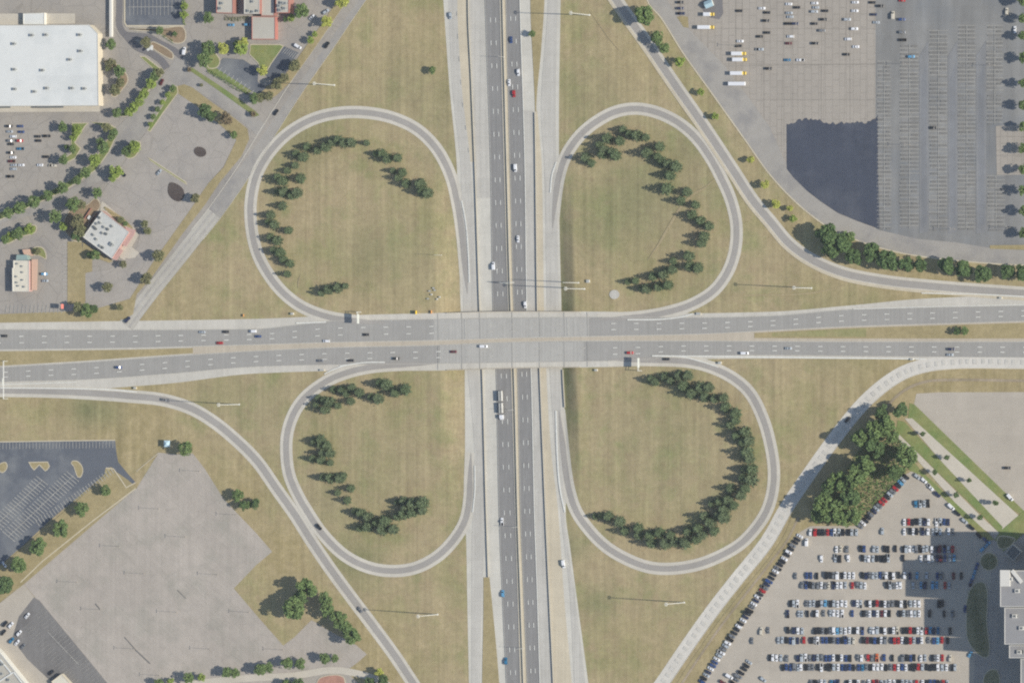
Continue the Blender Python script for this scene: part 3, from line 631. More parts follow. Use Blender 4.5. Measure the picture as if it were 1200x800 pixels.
dashes(fr(wl, wr, .95), V0, 200, -40, True, 'faint')
for k, lo, hi in ((.34, U0, U1), (.67, U0, U1)):
    dashes(fr(nAT, nAB, k), lo, 505, -58, False); dashes(fr(nAT, nAB, k), 692, hi, 716, False)
    dashes(fr(nAT, nAB, k), 508, 690, 518, False, 'faint')
    dashes(fr(sAT, sAB, k), lo, 512, -50, False); dashes(fr(sAT, sAB, k), 686, hi, 718, False); dashes(fr(sAT, sAB, k), 515, 684, 520, False, 'faint')
for f in (nAT, nAB, sAT, sAB): mk.ew(off(f, -.3), off(f, .3), U0, U1, 'faint', 'mark')
def gore(pts, w=1.5): mk.ribbon(pts, -w/2, w/2, 'white', 'mark', 3, 1, lift=.07)
gore([(347,378.5),(382,377.3)]); 
gore([(735,374.5),(775,374),(800,371),(812,367.5)]); gore([(451,424.3),(425,424.8),(398,430),(380,438)], 1.4); gore([(398,428.5),(425,424.6)], 1.0)
gore([(764,416.8),(800,418),(820,423),(842,430)], 1.5); gore([(764,416.6),(850,417.6)], 1.3); gore([(850,417.6),(1085,420.5)], 1.6)
gore([(550,331),(549,300),(546,262),(541,235)], 1.6); gore([(645,226),(647,205),(652,190)], 1.6); gore([(556.5,545),(556.5,575),(554,600)], 1.5); gore([(651.5,481),(653,530),(656,570),(662,600)], 2.0)
gore([(0,454.3),(60,454.8),(120,456),(160,459)], 1.4); gore([(0,450.5),(90,447.5)], .9); gore([(1200,347.3),(1140,344.5),(1080,343.5)], 1.2); gore([(1200,357),(1100,359),(1000,362)], .8)
mk.done('lane_markings')

# ================================================================== plants
M['barrier'] = plain('weathered_barrier_concrete', (168,164,154), .9, amp=.06)
M['bark'] = plain('bark', (110,96,82), .95, .1)
LEAF = {
 'pine': leafmat('pine_needles', (86,106,78), (122,138,102), (112,124,98)),
 'green': leafmat('green_leaves', (86,110,68), (126,146,92), (110,130,84)),
 'dark': leafmat('deep_green_leaves', (74,98,64), (108,130,84), (92,112,74)),
 'lime': leafmat('lime_leaves', (126,148,74), (156,174,92), (140,158,82)),
 'yellow': leafmat('yellow_green_leaves', (160,168,78), (188,192,106), (172,176,92)),
 'olive': leafmat('olive_leaves', (104,112,76), (140,144,104), (124,118,92)),
 'rust': leafmat('rusty_leaves', (118,106,84), (142,128,104), (114,104,82)),
 'cover': leafmat('undergrowth_leaves', (84,112,64), (118,140,88), (100,122,74)),
}
def quads_cloud(P, size, rs, up=0.35):
    """one small bent leaf-spray (two triangles) per point; returns verts, faces"""
    n = len(P); N = rs.normal(size=(n, 3)); N[:, 2] = np.abs(N[:, 2])+up; N /= np.linalg.norm(N, axis=1)[:, None]
    T = np.cross(N, rs.normal(size=(n, 3))); T /= np.linalg.norm(T, axis=1)[:, None]; B = np.cross(N, T)
    s = (size*rs.uniform(.6, 1.35, n))[:, None]; w = s*rs.uniform(.55, .95, n)[:, None]
    v = np.stack([P-T*s, P-B*w-N*s*.25, P+T*s, P+B*w-N*s*.25], 1).reshape(-1, 3)
    return v, np.arange(4*n).reshape(-1, 4)
def crown_mesh(name, rs, conifer, n=950):
    """crown of unit radius, centre height 0; built from leaf sprays gathered in clumps on limbs"""
    pts = []
    if conifer:
        h0, h1 = -.95, 1.12; tiers = 9
        for k in range(tiers):
            f = k/(tiers-1); z = h0+(h1-h0)*f; rad = (1-f**1.5)**.8*(.72+.28*min(1, f*4))*1.0+.05; arms = max(3, int(9*(1-f))+4); ph = rs.uniform(0, 6.28)
            for a in range(arms):
                t = ph+2*math.pi*a/arms+rs.normal()*.18; L = rad*rs.uniform(.72, 1.12); m = int(n/62*(.5+L))
                q = rs.uniform(.15, 1, m)**.7*L
                P = np.stack([np.cos(t)*q, np.sin(t)*q, z-.16*q*q+0*q], 1)+rs.normal(size=(m, 3))*np.array([.085,.085,.06])
                pts.append(P)
    else:
        ncl = int(rs.integers(22, 30)); lob = rs.normal(size=(ncl, 3)); lob /= np.linalg.norm(lob, axis=1)[:, None]; lob[:, 2] = lob[:, 2]*.72+.12
        ax = rs.uniform(.86, 1.1, 2)
        for c in lob:
            rr = rs.uniform(.42, .80); cl = c*rr*np.array([ax[0], ax[1], .95]); m = n//ncl; sg = rs.uniform(.20, .34)
            d = rs.normal(size=(m, 3)); d /= np.linalg.norm(d, axis=1)[:, None]; d[:, 2] = np.where(d[:, 2] < -.3, -d[:, 2], d[:, 2])
            pts.append(cl+d*sg*rs.uniform(.75, 1.12, m)[:, None])
    P = np.concatenate(pts); v, f = quads_cloud(P, .085 if conifer else .105, rs, .3 if conifer else .55)
    me = bpy.data.meshes.new(name); me.from_pydata(v.tolist(), [], f.tolist()); me.update(); return me
def trunk_mesh(name, rs, conifer):
    """unit tree: crown radius 1, ground at z=0, crown centre at 1.35 (1.1 for conifers)"""
    mb = MB(); zc = 1.1 if conifer else 1.35
    mb.tube((0,0,-.05), (.01,.02,zc*.55), .085, .062, 7, cap=False); mb.tube((.01,.02,zc*.55), (0,.03,zc+(1.0 if conifer else .35)), .062, .015, 6)
    if not conifer:
        for k in range(7):
            t = k*2.4+rs.uniform(0, .6); z = zc*(.5+.09*k); mb.tube((.01,.02,z), (math.cos(t)*.55, math.sin(t)*.55, z+.42), .036, .010, 5)
    else:
        for k in range(6):
            t = k*2.4; z = .35+.25*k; mb.tube((0,.02,z), (math.cos(t)*(.7-.1*k), math.sin(t)*(.7-.1*k), z-.05), .02, .006, 4)
    return mb.done(name, M['bark'])
rsn = np.random.default_rng(11)
CROWN = {}
for kind, lm in LEAF.items():
    if kind == 'cover': continue
    con = kind == 'pine'
    CROWN[kind] = []
    for k in range(5 if con else (4 if kind in ('green', 'dark') else 2)):
        me = crown_mesh('crown', rsn, con); me.materials.append(lm); CROWN[kind].append(me)
TR_D = [trunk_mesh('trunk', rsn, False) for _ in range(3)]; TR_C = [trunk_mesh('trunk', rsn, True) for _ in range(2)]
BIG = []
for k in range(4):
    me = crown_mesh('crown', rsn, False, 2200); me.materials.append(LEAF['dark']); BIG.append(me)
BIGG = []
for k in range(3):
    me = crown_mesh('crown', rsn, False, 2200); me.materials.append(LEAF['green']); BIGG.append(me)
trn = random.Random(21)
def tree(u, v, rpx, kind='green', label='', group=None, hs=None, name=None, cat=None):
    con = kind == 'pine'; r = rpx*S*(1.14 if not con and 4.3 < rpx < 9.5 else 1.17 if con else 1.0); hs = hs or (1.12 if con else 1.0)*trn.uniform(.92, 1.1)
    zc = r*hs*(1.1 if con else 1.35); g = H(u, v)
    x, y, _ = G(u, v, g+zc)                     # the crown centre is what the photo shows at (u, v)
    name = name or ('pine_tree' if con else 'tree')
    o = empty(name, (x, y, g), trn.uniform(0, 6.28)); o.scale = (r, r, r*hs)
    tag(o, label, cat or ('conifer' if con else 'tree'), group)
    lst = BIG if (kind == 'dark' and rpx > 9.5) else BIGG if (kind == 'green' and rpx > 9.5) else CROWN[kind]
    link('crown', trn.choice(lst), o, (0, 0, 1.1 if con else 1.35))
    link('trunk', trn.choice(TR_C if con else TR_D), o)
    return o
def leaf_heap(name, polyline, w, h, kind, label, cat='hedge', group=None, dens=5.0):
    """a clipped or loose hedge along a line of photo points"""
    P = [np.array(G(u, v, 0)) for u, v in poly_resample(polyline, 2)]
    pts = []; rs = np.random.default_rng(len(P)*7+int(w*10))
    for a, b in zip(P, P[1:]):
        L = np.linalg.norm(b-a); m = max(3, int(L*w*dens)); t = rs.uniform(0, 1, m)[:, None]; q = a+(b-a)*t
        d = (b-a)/max(L, 1e-6); n = np.array([-d[1], d[0], 0]); o = rs.uniform(-1, 1, m); bump = .75+.25*math.sin(len(pts)*1.7)+.15*rs.uniform(-1, 1)
        pts.append(q+n*(o*w/2)[:, None]+np.stack([0*o, 0*o, h*bump*(1-.55*o**2)*rs.uniform(.45, 1, m)], 1))
    v, f = quads_cloud(np.concatenate(pts), .30, rs, .6)
    c = np.mean(np.array(P), 0); me = bpy.data.meshes.new(name); me.from_pydata((v-c).tolist(), [], f.tolist()); me.materials.append(LEAF[kind]); me.update()
    return tag(link(name, me, loc=tuple(c)), label, cat, group)
def ground_cover(name, poly, n, kind, label, h=1.0, size=.4, seed=5):
    rs = np.random.default_rng(seed); Q = np.array(poly, float); lo, hi = Q.min(0), Q.max(0); out = []
    while len(out) < n:
        p = rs.uniform(lo, hi); ins = False
        for (x1, y1), (x2, y2) in zip(Q, np.roll(Q, -1, 0)):
            if (y1 > p[1]) != (y2 > p[1]) and p[0] < (x2-x1)*(p[1]-y1)/(y2-y1)+x1: ins = not ins
        if ins:
            k = .5+.5*math.sin(p[0]*.55+2*math.sin(p[1]*.31))*math.sin(p[1]*.6)
            out.append(G(p[0], p[1], .15+h*rs.uniform(.1, 1)*(.35+.65*k)))
    v, f = quads_cloud(np.array(out), size, rs, .6); me = bpy.data.meshes.new(name); me.from_pydata(v.tolist(), [], f.tolist()); me.materials.append(LEAF[kind]); me.update()
    o = link(name, me); tag(o, label, None, None, 'stuff'); return o

# ================================================================== vehicles
PAINT = {}
for k, rgb, ro in (('white',(232,234,236),.35),('silver',(176,184,190),.3),('grey',(120,124,128),.35),('black',(38,41,46),.3),('red',(176,44,48),.35),('maroon',(104,46,52),.35),
                   ('blue',(52,78,128),.35),('dark blue',(44,54,84),.3),('light blue',(96,158,196),.4),('teal',(52,120,158),.35),('orange',(206,104,58),.4),('yellow',(226,196,80),.4),('beige',(206,200,184),.5)):
    m, t, b = new_mat(k.replace(' ', '_')+'_car_paint', ro, .5); b.inputs['Base Color'].default_value = tuple(lin(c) for c in rgb)+(1,)
    b.inputs['Coat Weight'].default_value = .3; PAINT[k] = m
M['glass'] = new_mat('dark_vehicle_glass', .12, .5)[0]; M['glass'].node_tree.nodes['Principled BSDF'].inputs['Base Color'].default_value = (.02,.025,.032,1)
M['tyre'] = plain('tyre_rubber', (.03,.03,.032), .9, raw=True)
M['steel'] = plain('galvanised_steel', (216,216,212), .5, .4, amp=.05)
M['lampglass'] = plain('lamp_glass', (236,236,230), .3, .5)
M['darkmetal'] = plain('dark_metal', (70,68,66), .6)
def body_profile(kind):
    # stations along x: (x, half width, bottom, shoulder height, roof half width, roof height)
    if kind == 'sedan': return [(-2.32,.74,.42,.70,.74,.70),(-2.15,.86,.30,.92,.82,.94),(-1.45,.90,.26,.98,.80,1.02),(-.85,.91,.26,.98,.66,1.42),(.25,.91,.26,.97,.66,1.45),(1.05,.90,.26,.95,.80,.99),(1.95,.86,.28,.84,.80,.86),(2.30,.70,.38,.66,.68,.66)]
    if kind == 'suv': return [(-2.38,.84,.45,.85,.80,.88),(-2.30,.93,.34,1.02,.82,1.08),(-1.95,.95,.32,1.06,.76,1.66),(-1.0,.96,.32,1.06,.76,1.74),(.45,.96,.32,1.05,.75,1.73),(1.20,.95,.32,1.03,.84,1.08),(2.05,.91,.34,.95,.84,.97),(2.38,.76,.45,.76,.74,.76)]
    if kind == 'van': return [(-2.60,.92,.45,1.0,.84,1.9),(-2.50,.97,.36,1.1,.86,2.08),(-1.0,.98,.34,1.1,.88,2.12),(.9,.98,.34,1.1,.86,2.08),(1.75,.96,.34,1.08,.84,1.20),(2.35,.92,.36,.98,.82,1.0),(2.60,.78,.45,.8,.74,.8)]
    if kind == 'pickup_truck': return [(-.55,.96,.36,1.02,.76,1.74),(.60,.96,.36,1.02,.76,1.74),(1.25,.95,.36,1.02,.84,1.08),(2.35,.92,.38,1.0,.84,1.02),(2.72,.80,.45,.82,.78,.82)]
def wheels(mb, xs, w, r=.34, mi=1):
    for x in xs:
        for s_ in (-1, 1): mb.tube((x, s_*(w-.20), r), (x, s_*(w+.01), r), r, r, 10, mi)
def loft(mb, st, mi=0):
    sec = []
    for x, hw, zb, zs, rw, zr in st: sec.append([(x,-hw*.92,zb),(x,-hw,zb+(zs-zb)*.45),(x,-hw*.97,zs),(x,-rw,zr),(x,0,zr+.03),(x,rw,zr),(x,hw*.97,zs),(x,hw,zb+(zs-zb)*.45),(x,hw*.92,zb)])
    n = 9; vs = [p for s_ in sec for p in s_]; fs = []
    for i in range(len(sec)-1):
        for k in range(n-1): fs.append((i*n+k, (i+1)*n+k, (i+1)*n+k+1, i*n+k+1))
        fs.append((i*n+n-1, (i+1)*n+n-1, (i+1)*n, i*n))
    fs += [tuple(range(n)), tuple(range((len(sec)-1)*n+n-1, (len(sec)-1)*n-1, -1))]
    mb.add(vs, fs, mi)
CARM = {}
def car_meshes(kind, col):
    key = (kind, col)
    if key in CARM: return CARM[key]
    p = PAINT[col]; mb = MB(); st = body_profile(kind); loft(mb, st)
    if kind == 'pickup_truck':
        for s_ in (-1, 1): mb.box((-1.65, s_*.90, .78), (2.2, .12, .62))
        mb.box((-2.72, 0, .78), (.10, 1.9, .6)); mb.box((-1.65, 0, .50), (2.2, 1.75, .08), mi=1)
        wheels(mb, (-1.75, 1.75), .95, .38)
    else: wheels(mb, (-1.45, 1.5) if kind != 'van' else (-1.6, 1.75), .9 if kind == 'sedan' else .95, .33 if kind == 'sedan' else .37)
    me = mb.done(kind, [p, M['tyre']])
    parts = []
    def pane(name, i, j, f0, f1, e=.02):
        a, b = st[i], st[j]; q = []
        for f in (f0, f1):
            x = a[0]+(b[0]-a[0])*f; rw = a[4]+(b[4]-a[4])*f; zr = a[5]+(b[5]-a[5])*f
            q += [(x, -rw*.92, zr+e), (x, rw*.92, zr+e)]
        dx = .03 if b[5] < a[5] else -.03
        m2 = MB(); m2.add([(x+dx, y, z+e) for x, y, z in (q[0], q[1], q[3], q[2])]+[(x, y, z-.04) for x, y, z in (q[0], q[1], q[3], q[2])], [(0,1,2,3),(7,6,5,4),(0,4,5,1),(1,5,6,2),(2,6,7,3),(3,7,4,0)]); parts.append((name, m2.done(name, M['glass'])))
    if kind == 'sedan': pane('windshield', 4, 5, .06, .95); pane('rear_window', 2, 3, .12, .92)
    elif kind == 'suv': pane('windshield', 4, 5, .06, .95); pane('rear_window', 1, 2, .2, .85)
    elif kind == 'van': pane('windshield', 3, 4, .08, .95)
    else: pane('windshield', 1, 2, .06, .95)
    for nm, (ia, ib) in (('side_window', {'sedan': (3,4), 'suv': (2,4), 'van': (3,3), 'pickup_truck': (0,1)}[kind]),):
        if ia == ib: continue
        a, b = st[ia], st[ib]; m2 = MB()
        for s_ in (-1, 1):
            m2 = MB(); q = [(a[0]+.05, s_*(a[1]*.97+.01), a[3]+.05), (b[0]-.05, s_*(b[1]*.97+.01), b[3]+.05), (b[0]-.1, s_*(b[4]+.02), b[5]-.1), (a[0]+.1, s_*(a[4]+.02), a[5]-.1)]
            m2.add(q, [(0,1,2,3) if s_ < 0 else (3,2,1,0)]); parts.append((nm, m2.done(nm, M['glass'])))
    CARM[key] = (me, parts); return CARM[key]
def surf(u, v): return H(u, v)
def heading(u, v, ang):
    """photo angle (degrees, 0 = east, counter-clockwise) -> world rotation"""
    a = R(ang); p = G(u, v, 0); q = G(u+5*math.cos(a), v-5*math.sin(a), 0)
    return math.atan2(q[1]-p[1], q[0]-p[0])
def car(u, v, ang, col, kind, label, group=None, z=.2, flat=False, lead=True):
    me, parts = car_meshes(kind, col)
    zz = (0 if flat else H(u, v))+z
    o = link(kind, me, loc=G(u, v, zz) if False else tuple(G(u, v, zz+.6)[:2])+(zz,), rotz=heading(u, v, ang))
    tag(o, label, {'sedan': 'sedan', 'suv': 'suv', 'van': 'van', 'pickup_truck': 'pickup truck'}[kind], group)
    for nm, pm in parts: link(nm, pm, o)
    return o
def box_truck(u, v, ang, L, cabcol, label, group=None, cab=True):
    o = empty('box_truck' if cab else 'box_trailer', tuple(G(u, v, 1.5)[:2])+(.2,), heading(u, v, ang)); tag(o, label, 'truck' if cab else 'trailer', group)
    cl = 2.4 if cab else 0; bl = L-cl; mb = MB(); mb.box((-L/2+bl/2, 0, 2.05), (bl, 2.4, 2.5)); link('cargo_box', mb.done('cargo_box', PAINT['white']), o)
    if cab:
        m2 = MB(); loft(m2, [(L/2-cl+.05,1.05,.5,1.4,.95,2.35),(L/2-1.15,1.05,.5,1.4,.95,2.35),(L/2-.75,1.05,.5,1.35,.98,1.55),(L/2,.95,.55,1.1,.9,1.2)]); link('cab', m2.done('cab', PAINT[cabcol]), o)
        m3 = MB(); m3.add([(L/2-1.10,-.9,2.38),(L/2-1.10,.9,2.38),(L/2-.74,.93,1.63),(L/2-.74,-.93,1.63)], [(3,2,1,0)]); link('windshield', m3.done('windshield', M['glass']), o)
    for x in ((-L/2+1.2, -L/2+2.3) if not cab else (-L/2+1.6, L/2-1.2)):
        for s_ in (-1, 1): m4 = MB(); m4.tube((x, s_*.92, .46), (x, s_*1.18, .46), .46, .46, 12); link('wheel', m4.done('wheel', M['tyre']), o)
    m5 = MB(); m5.box((0, 0, .7), (L-.6, .9, .18)); link('chassis', m5.done('chassis', M['darkmetal']), o)
    return o

# ================================================================== street furniture
def mast(u, v, h, label, group, ring=True, rad=.34):
    z = H(u, v); o = empty('high_mast_light' if ring else 'light_pole', G(u, v, z)); tag(o, label, 'light mast' if ring else 'light pole', group)
    mb = MB(); mb.tube((0,0,0), (0,0,h), rad, rad*.55, 10); mb.tube((0,0,0), (0,0,.5), rad*1.9, rad*1.9, 10); link('pole', mb.done('pole', M['steel']), o)
    if ring:
        m2 = MB(); n = 12
        for k in range(n):
            a, b = 2*math.pi*k/n, 2*math.pi*(k+1)/n; m2.tube((math.cos(a)*.75, math.sin(a)*.75, h-.5), (math.cos(b)*.75, math.sin(b)*.75, h-.5), .09, .09, 6)
        for k in range(4): a = math.pi*k/2; m2.tube((0,0,h-.2), (math.cos(a)*.8, math.sin(a)*.8, h-.5), .07, .07, 5)
        link('lamp_ring', m2.done('lamp_ring', M['steel']), o)
        for k in range(6):
            a = 2*math.pi*k/6; m3 = MB(); c = (math.cos(a)*1.0, math.sin(a)*1.0)
            m3.tube((c[0],c[1],h-.85), (c[0],c[1],h-.35), .34, .16, 8); link('lamp', m3.done('lamp', M['lampglass']), o)
    return o
def lot_light(u, v, h, label, group, arm=True):
    o = empty('parking_lot_light', G(u, v, 0)); tag(o, label, 'lamp post', group)
    mb = MB(); mb.tube((0,0,0), (0,0,h), .11, .07, 7); mb.tube((0,0,0), (0,0,.7), .32, .30, 8); link('pole', mb.done('pole', M['lotpole']), o)
    for s_ in (-1, 1): m2 = MB(); m2.box((0, s_*.75, h), (.36, .8, .16)); m2.tube((0,0,h-.05), (0,s_*.4,h), .04, .04, 5); link('lamp_head', m2.done('lamp_head', M['lotpole']), o)
    return o
M['lotpole'] = plain('weathered_pole_metal', (168,162,154), .6)
def barrier(name, f, v0, v1, h, label, mat='barrier'):
    """concrete safety barrier with sloped foot along a photo line u=f(v)"""
    vs_ = np.arange(v0, v1+.1, 4.0); V = []; F = []; prof = [(-.32,0),(-.30,.10),(-.13,.36),(-.09,h),(.09,h),(.13,.36),(.30,.10),(.32,0)]
    for v in vs_:
        u = f(v); p = np.array(GT(u, v, .08)); q = np.array(GT(f(v+1), v+1, .08)); d = (q-p)/np.linalg.norm(q-p); n = np.array([-d[1], d[0], 0]); n /= np.linalg.norm(n)
        for o, z in prof: V.append(tuple(p+n*o+np.array([0,0,z])))
    k = len(prof)
    for j in range(len(vs_)-1):
        for i in range(k-1): F.append((j*k+i, j*k+i+1, (j+1)*k+i+1, (j+1)*k+i))
    F += [tuple(range(k)), tuple(range((len(vs_)-1)*k+k-1, (len(vs_)-1)*k-1, -1))]
    c = np.array(V).mean(0); me = mesh(name, [tuple(np.array(p)-c) for p in V], F, M[mat]); return tag(link(name, me, loc=tuple(c)), label, 'barrier')
def rail(name, pts, h, label, cat='guardrail', z0=0.0, terr=True):
    """steel guard rail on posts: one thing, rail beam and posts as parts"""
    P = [np.array((GT if terr else G)(u, v, z0)) for u, v in poly_resample(pts, 3)]; o = empty(name, tuple(P[0])); tag(o, label, cat)
    mb = MB(); mp = MB(); o0 = P[0]
    for a, b in zip(P, P[1:]): mb.tube(a-o0+np.array([0,0,h]), b-o0+np.array([0,0,h]), .16, .16, 4)
    for a in P[::2]: mp.box(tuple(a-o0+np.array([0,0,h/2])), (.14,.14,h))
    link('rail_beam', mb.done('rail_beam', M['steel']), o); link('posts', mp.done('posts', M['darkmetal']), o)['kind'] = 'stuff'; return o

# ================================================================== buildings
def building(name, label, cat, roof_px, h, wall, roof, par=.6, group=None, z0=0.0, parmat=None):
    W = ccw([G(u, v, h)[:2] for u, v in roof_px]); c = np.mean(np.array(W), 0); L = [(x-c[0], y-c[1]) for x, y in W]
    o = empty(name, (c[0], c[1], z0)); tag(o, label, cat, group)
    mb = MB(); mb.prism(L, -.2, h, top=False); link('wall', mb.done('wall', M[wall]), o)
    q = inset(L, .4); m2 = MB(); m2.prism(q, h-.7, h-.25); link('roof', m2.done('roof', M[roof]), o)
    m3 = MB(); n = len(L); vs = [(x, y, h) for x, y in L]+[(x, y, h) for x, y in q]+[(x, y, h-.8) for x, y in q]; fs = []
    for i in range(n): j = (i+1) % n; fs += [(i, j, n+j, n+i), (n+i, n+j, 2*n+j, 2*n+i)]
    m3.add(vs, fs); link('parapet', m3.done('parapet', M[parmat or wall]), o)
    return o, c
def roof_unit(o, c, u, v, h, d=(1.8,1.8,1.1), mat='hvac', name='rooftop_unit', rz=0.0):
    x, y, _ = G(u, v, h+d[2]*.5); mb = MB(); mb.box((0,0,d[2]/2), d); mb.box((0,0,d[2]+.06), (d[0]*.62, d[1]*.62, .12), mi=1); mb.box((d[0]*.55,0,.3), (d[0]*.14, d[1]*.6, .5), mi=1)
    return link(name, mb.done(name, [M[mat], M['hvacd']]), o, (x-c[0], y-c[1], h-.25), rz)
M['hvac'] = plain('hvac_grey', (176,178,176), .6); M['hvacd'] = plain('hvac_dark', (110,114,116), .6)
M['roof_white'] = pave('white_membrane_roof', (226,228,226), .025, grid=(46, 11, 0, .25), gridmul=.96, stain=((206,210,210), .05, .5), fine=.02, rough=.7)
M['roof_grey'] = pave('grey_gravel_roof', (150,150,152), .05, fine=.06); M['roof_tan'] = pave('tan_membrane_roof', (188,184,174), .05); M['roof_pale'] = pave('pale_membrane_roof', (206,206,202), .04, stain=((188,190,188), .1, .6)); M['roof_cream'] = pave('cream_membrane_roof', (224,218,202), .05, stain=((202,196,184), .15, .6))
M['wall_beige'] = plain('beige_stucco', (214,204,184), .9, amp=.05); M['wall_pink'] = plain('terracotta_stucco', (196,160,152), .9, amp=.06); M['wall_brick'] = plain('red_brick', (166,120,110), .9, amp=.08); M['wall_white'] = plain('white_stucco', (222,220,212), .9, amp=.04)
M['wall_grey'] = plain('precast_concrete', (196,192,186), .85, amp=.04); M['trim_red'] = plain('red_roof_trim', (184,122,112), .7, amp=.05); M['trim_pale'] = plain('pale_parapet', (214,212,206), .7); M['tealglass'] = plain('teal_glass', (150,172,168), .25, .5)
M['winglass'] = plain('window_glass', (60,70,80), .15, .5); M['terracotta'] = plain('terracotta_tiles', (212,178,156), .8)
# ================================================================== the overpass bridge, barriers, walls
ORD = 'first second third fourth fifth sixth seventh eighth ninth tenth eleventh twelfth thirteenth fourteenth fifteenth sixteenth seventeenth eighteenth nineteenth twentieth'.split()
def od(n):
    if n <= 20: return ORD[n-1]
    t = {2:'twenty',3:'thirty',4:'forty',5:'fifty',6:'sixty',7:'seventy',8:'eighty',9:'ninety'}[n//10]
    return ({2:'twentieth',3:'thirtieth',4:'fortieth',5:'fiftieth',6:'sixtieth',7:'seventieth',8:'eightieth',9:'ninetieth'}[n//10]) if n % 10 == 0 else t+'-'+ORD[n % 10-1]
br = empty('overpass_bridge', G(600, 398, 0)); tag(br, 'wide concrete overpass carrying the crosstown road over the sunken freeway', 'bridge')
b0 = np.array(G(600, 398, 0))
def brp(name, mb, mat): return link(name, mesh(name, [tuple(np.array(p)-b0) for p in mb.v], mb.f, M[mat], None), br)
mb = MB(); us = np.linspace(524, 680, 14); top = [G(u, nT(u)+.2, 0)[:2] for u in us]+[G(u, sB(u)-.2, 0)[:2] for u in us[::-1]]
mb.prism(ccw(top), -1.25, -.03, bottom=True); brp('deck', mb, 'concrete')
for f, d in ((nT, .3), (sB, -.3)):
    mb = MB()
    for a, b in zip(us, us[1:]):
        p = [G(a, f(a)-.35+d, 0)[:2], G(b, f(b)-.35+d, 0)[:2], G(b, f(b)+.35+d, 0)[:2], G(a, f(a)+.35+d, 0)[:2]]; mb.prism(ccw(p), -1.3, 1.0, bottom=True)
    brp('parapet', mb, 'tan_ew')
for f in (off(eB, 0), lambda v: (eE(v)+eF(v))/2, off(eH, 0)):
    for v in np.linspace(369, 428, 6):
        mb = MB(); x, y, _ = GT(f(v), v); mb.tube((x, y, H(f(v), v)), (x, y, -1.25), .5, .5, 12); brp('pier', mb, 'concrete')
barrier('median_barrier', lambda v: (eE(v)+eF(v))/2, V0, V1, 1.05, 'long concrete barrier down the middle of the sunken freeway')
barrier('concrete_barrier', eB, V0, 677, 1.15, 'long concrete barrier between the freeway and the western collector road')
barrier('concrete_barrier', eH, 132, V1, 1.15, 'long concrete barrier between the freeway and the eastern collector road')
barrier('concrete_barrier', off(eJ, .6), 433, 480, 1.1, 'short concrete barrier at the foot of the dark southeast grass bank')
# signs
def cantilever_sign(u, v, W, h, rz, base, label, mat='white'):
    """sign panel on an arm: base is the photo point of the post foot; the panel hangs over (u, v)"""
    gx, gy, _ = G(*base, 0); z0 = H(*base); o = empty('overhead_sign', (gx, gy, z0)); tag(o, label, 'road sign')
    px, py, _ = G(u, v, z0+h); dx, dy = px-gx, py-gy
    mb = MB(); mb.tube((0,0,0), (0,0,h+1.0), .28, .2, 8); link('post', mb.done('post', M['steel']), o)
    m2 = MB(); m2.tube((0,0,h+.6), (dx,dy,h+.6), .16, .12, 6); m2.tube((0,0,h-.6), (dx,dy,h-.6), .16, .12, 6); link('arm', m2.done('arm', M['steel']), o)
    m3 = MB(); m3.box((dx-.25*math.cos(rz),dy-.25*math.sin(rz),h), (.16, W, 3.6), rz); link('sign_panel', m3.done('sign_panel', M['signback']), o)
    return o
M['signback'] = plain('sign_panel_metal', (206,210,206), .5)
cantilever_sign(420, 373.5, 6.4, 7.0, 0, (423, 365.6), 'pale overhead sign on a bracket above the westbound shoulder by the northwest loop')
cantilever_sign(748.5, 425, 6.4, 7.0, 0, (752, 434.2), 'pale overhead sign on a bracket above the eastbound shoulder by the southeast loop')
cantilever_sign(590, 331, 5.0, 7.0, R(80), (600.0, 331), 'small overhead sign on a median arm above the southbound freeway lanes')
g = empty('sign_gantry', G(9, 446, 0)); tag(g, 'thin pale overhead gantry spanning the southern carriageway at the western edge', 'gantry')
g0 = np.array(G(9, 446, 0)); pa = np.array(G(9, 467, 0))-g0; pb = np.array(G(9, 423, 0))-g0
for p in (pa, pb): mb = MB(); mb.tube(tuple(p), tuple(p+np.array([0,0,7.5])), .22, .2, 8); link('post', mb.done('post', M['steel']), g)
mb = MB(); mb.tube(tuple(pa+np.array([0,0,7.3])), tuple(pb+np.array([0,0,7.3])), .2, .2, 6); mb.tube(tuple(pa+np.array([0,0,6.4])), tuple(pb+np.array([0,0,6.4])), .15, .15, 6); link('beam', mb.done('beam', M['steel']), g)
mb = MB(); c = pa*.55+pb*.45; mb.box((c[0]-.3, c[1], 6.9), (.14, 5.0, 2.4)); link('sign_panel', mb.done('sign_panel', M['signback']), g)
# tall light masts: (foot u, v, label)
for u, v, lb in ((691,18,'tall ring-topped light mast on the grass north of the northeast loop'), (392,100,'tall ring-topped light mast beside the northwest ramp'),
                 (685,338.5,'tall ring-topped light mast on the bank just north of the overpass'),
                 (280.5,473.7,'tall ring-topped light mast between the southwest ramp and the overpass road'), (513,719.5,'tall ring-topped light mast on the grass south of the southwest loop'),
                 (802,705.5,'tall ring-topped light mast on the grass south of the southeast loop'), (951,337.5,'tall ring-topped light mast south of the curving northeast ramp')):
    mast(u, v, 36.5, lb, 'high mast lights around the interchange')
mast(678, 331.3, 30, 'tall plain light pole just north of the ring-topped mast by the overpass', None, ring=False, rad=.3)
mast(517.5, 299, 14, 'slim light pole on the grass in the northwest loop', None, ring=False, rad=.14)
for u, v, w in ((591,67,'at the northern edge of the photo'), (602,480,'just south of the overpass'), (607,617,'level with the southern loops'), (613.5,759,'at the southern edge of the photo')):
    o = mast(u, v, 12, 'slim pale light pole on the freeway median '+w, 'freeway median lights', ring=False, rad=.13)
LL = [(140,640),(217,629),(169,672),(255,673),(90,682),(118,714),(207,717),(292,717),(157,760),(246,760),(187,791),(234,552),(186,596),(277,603),(332,761)]
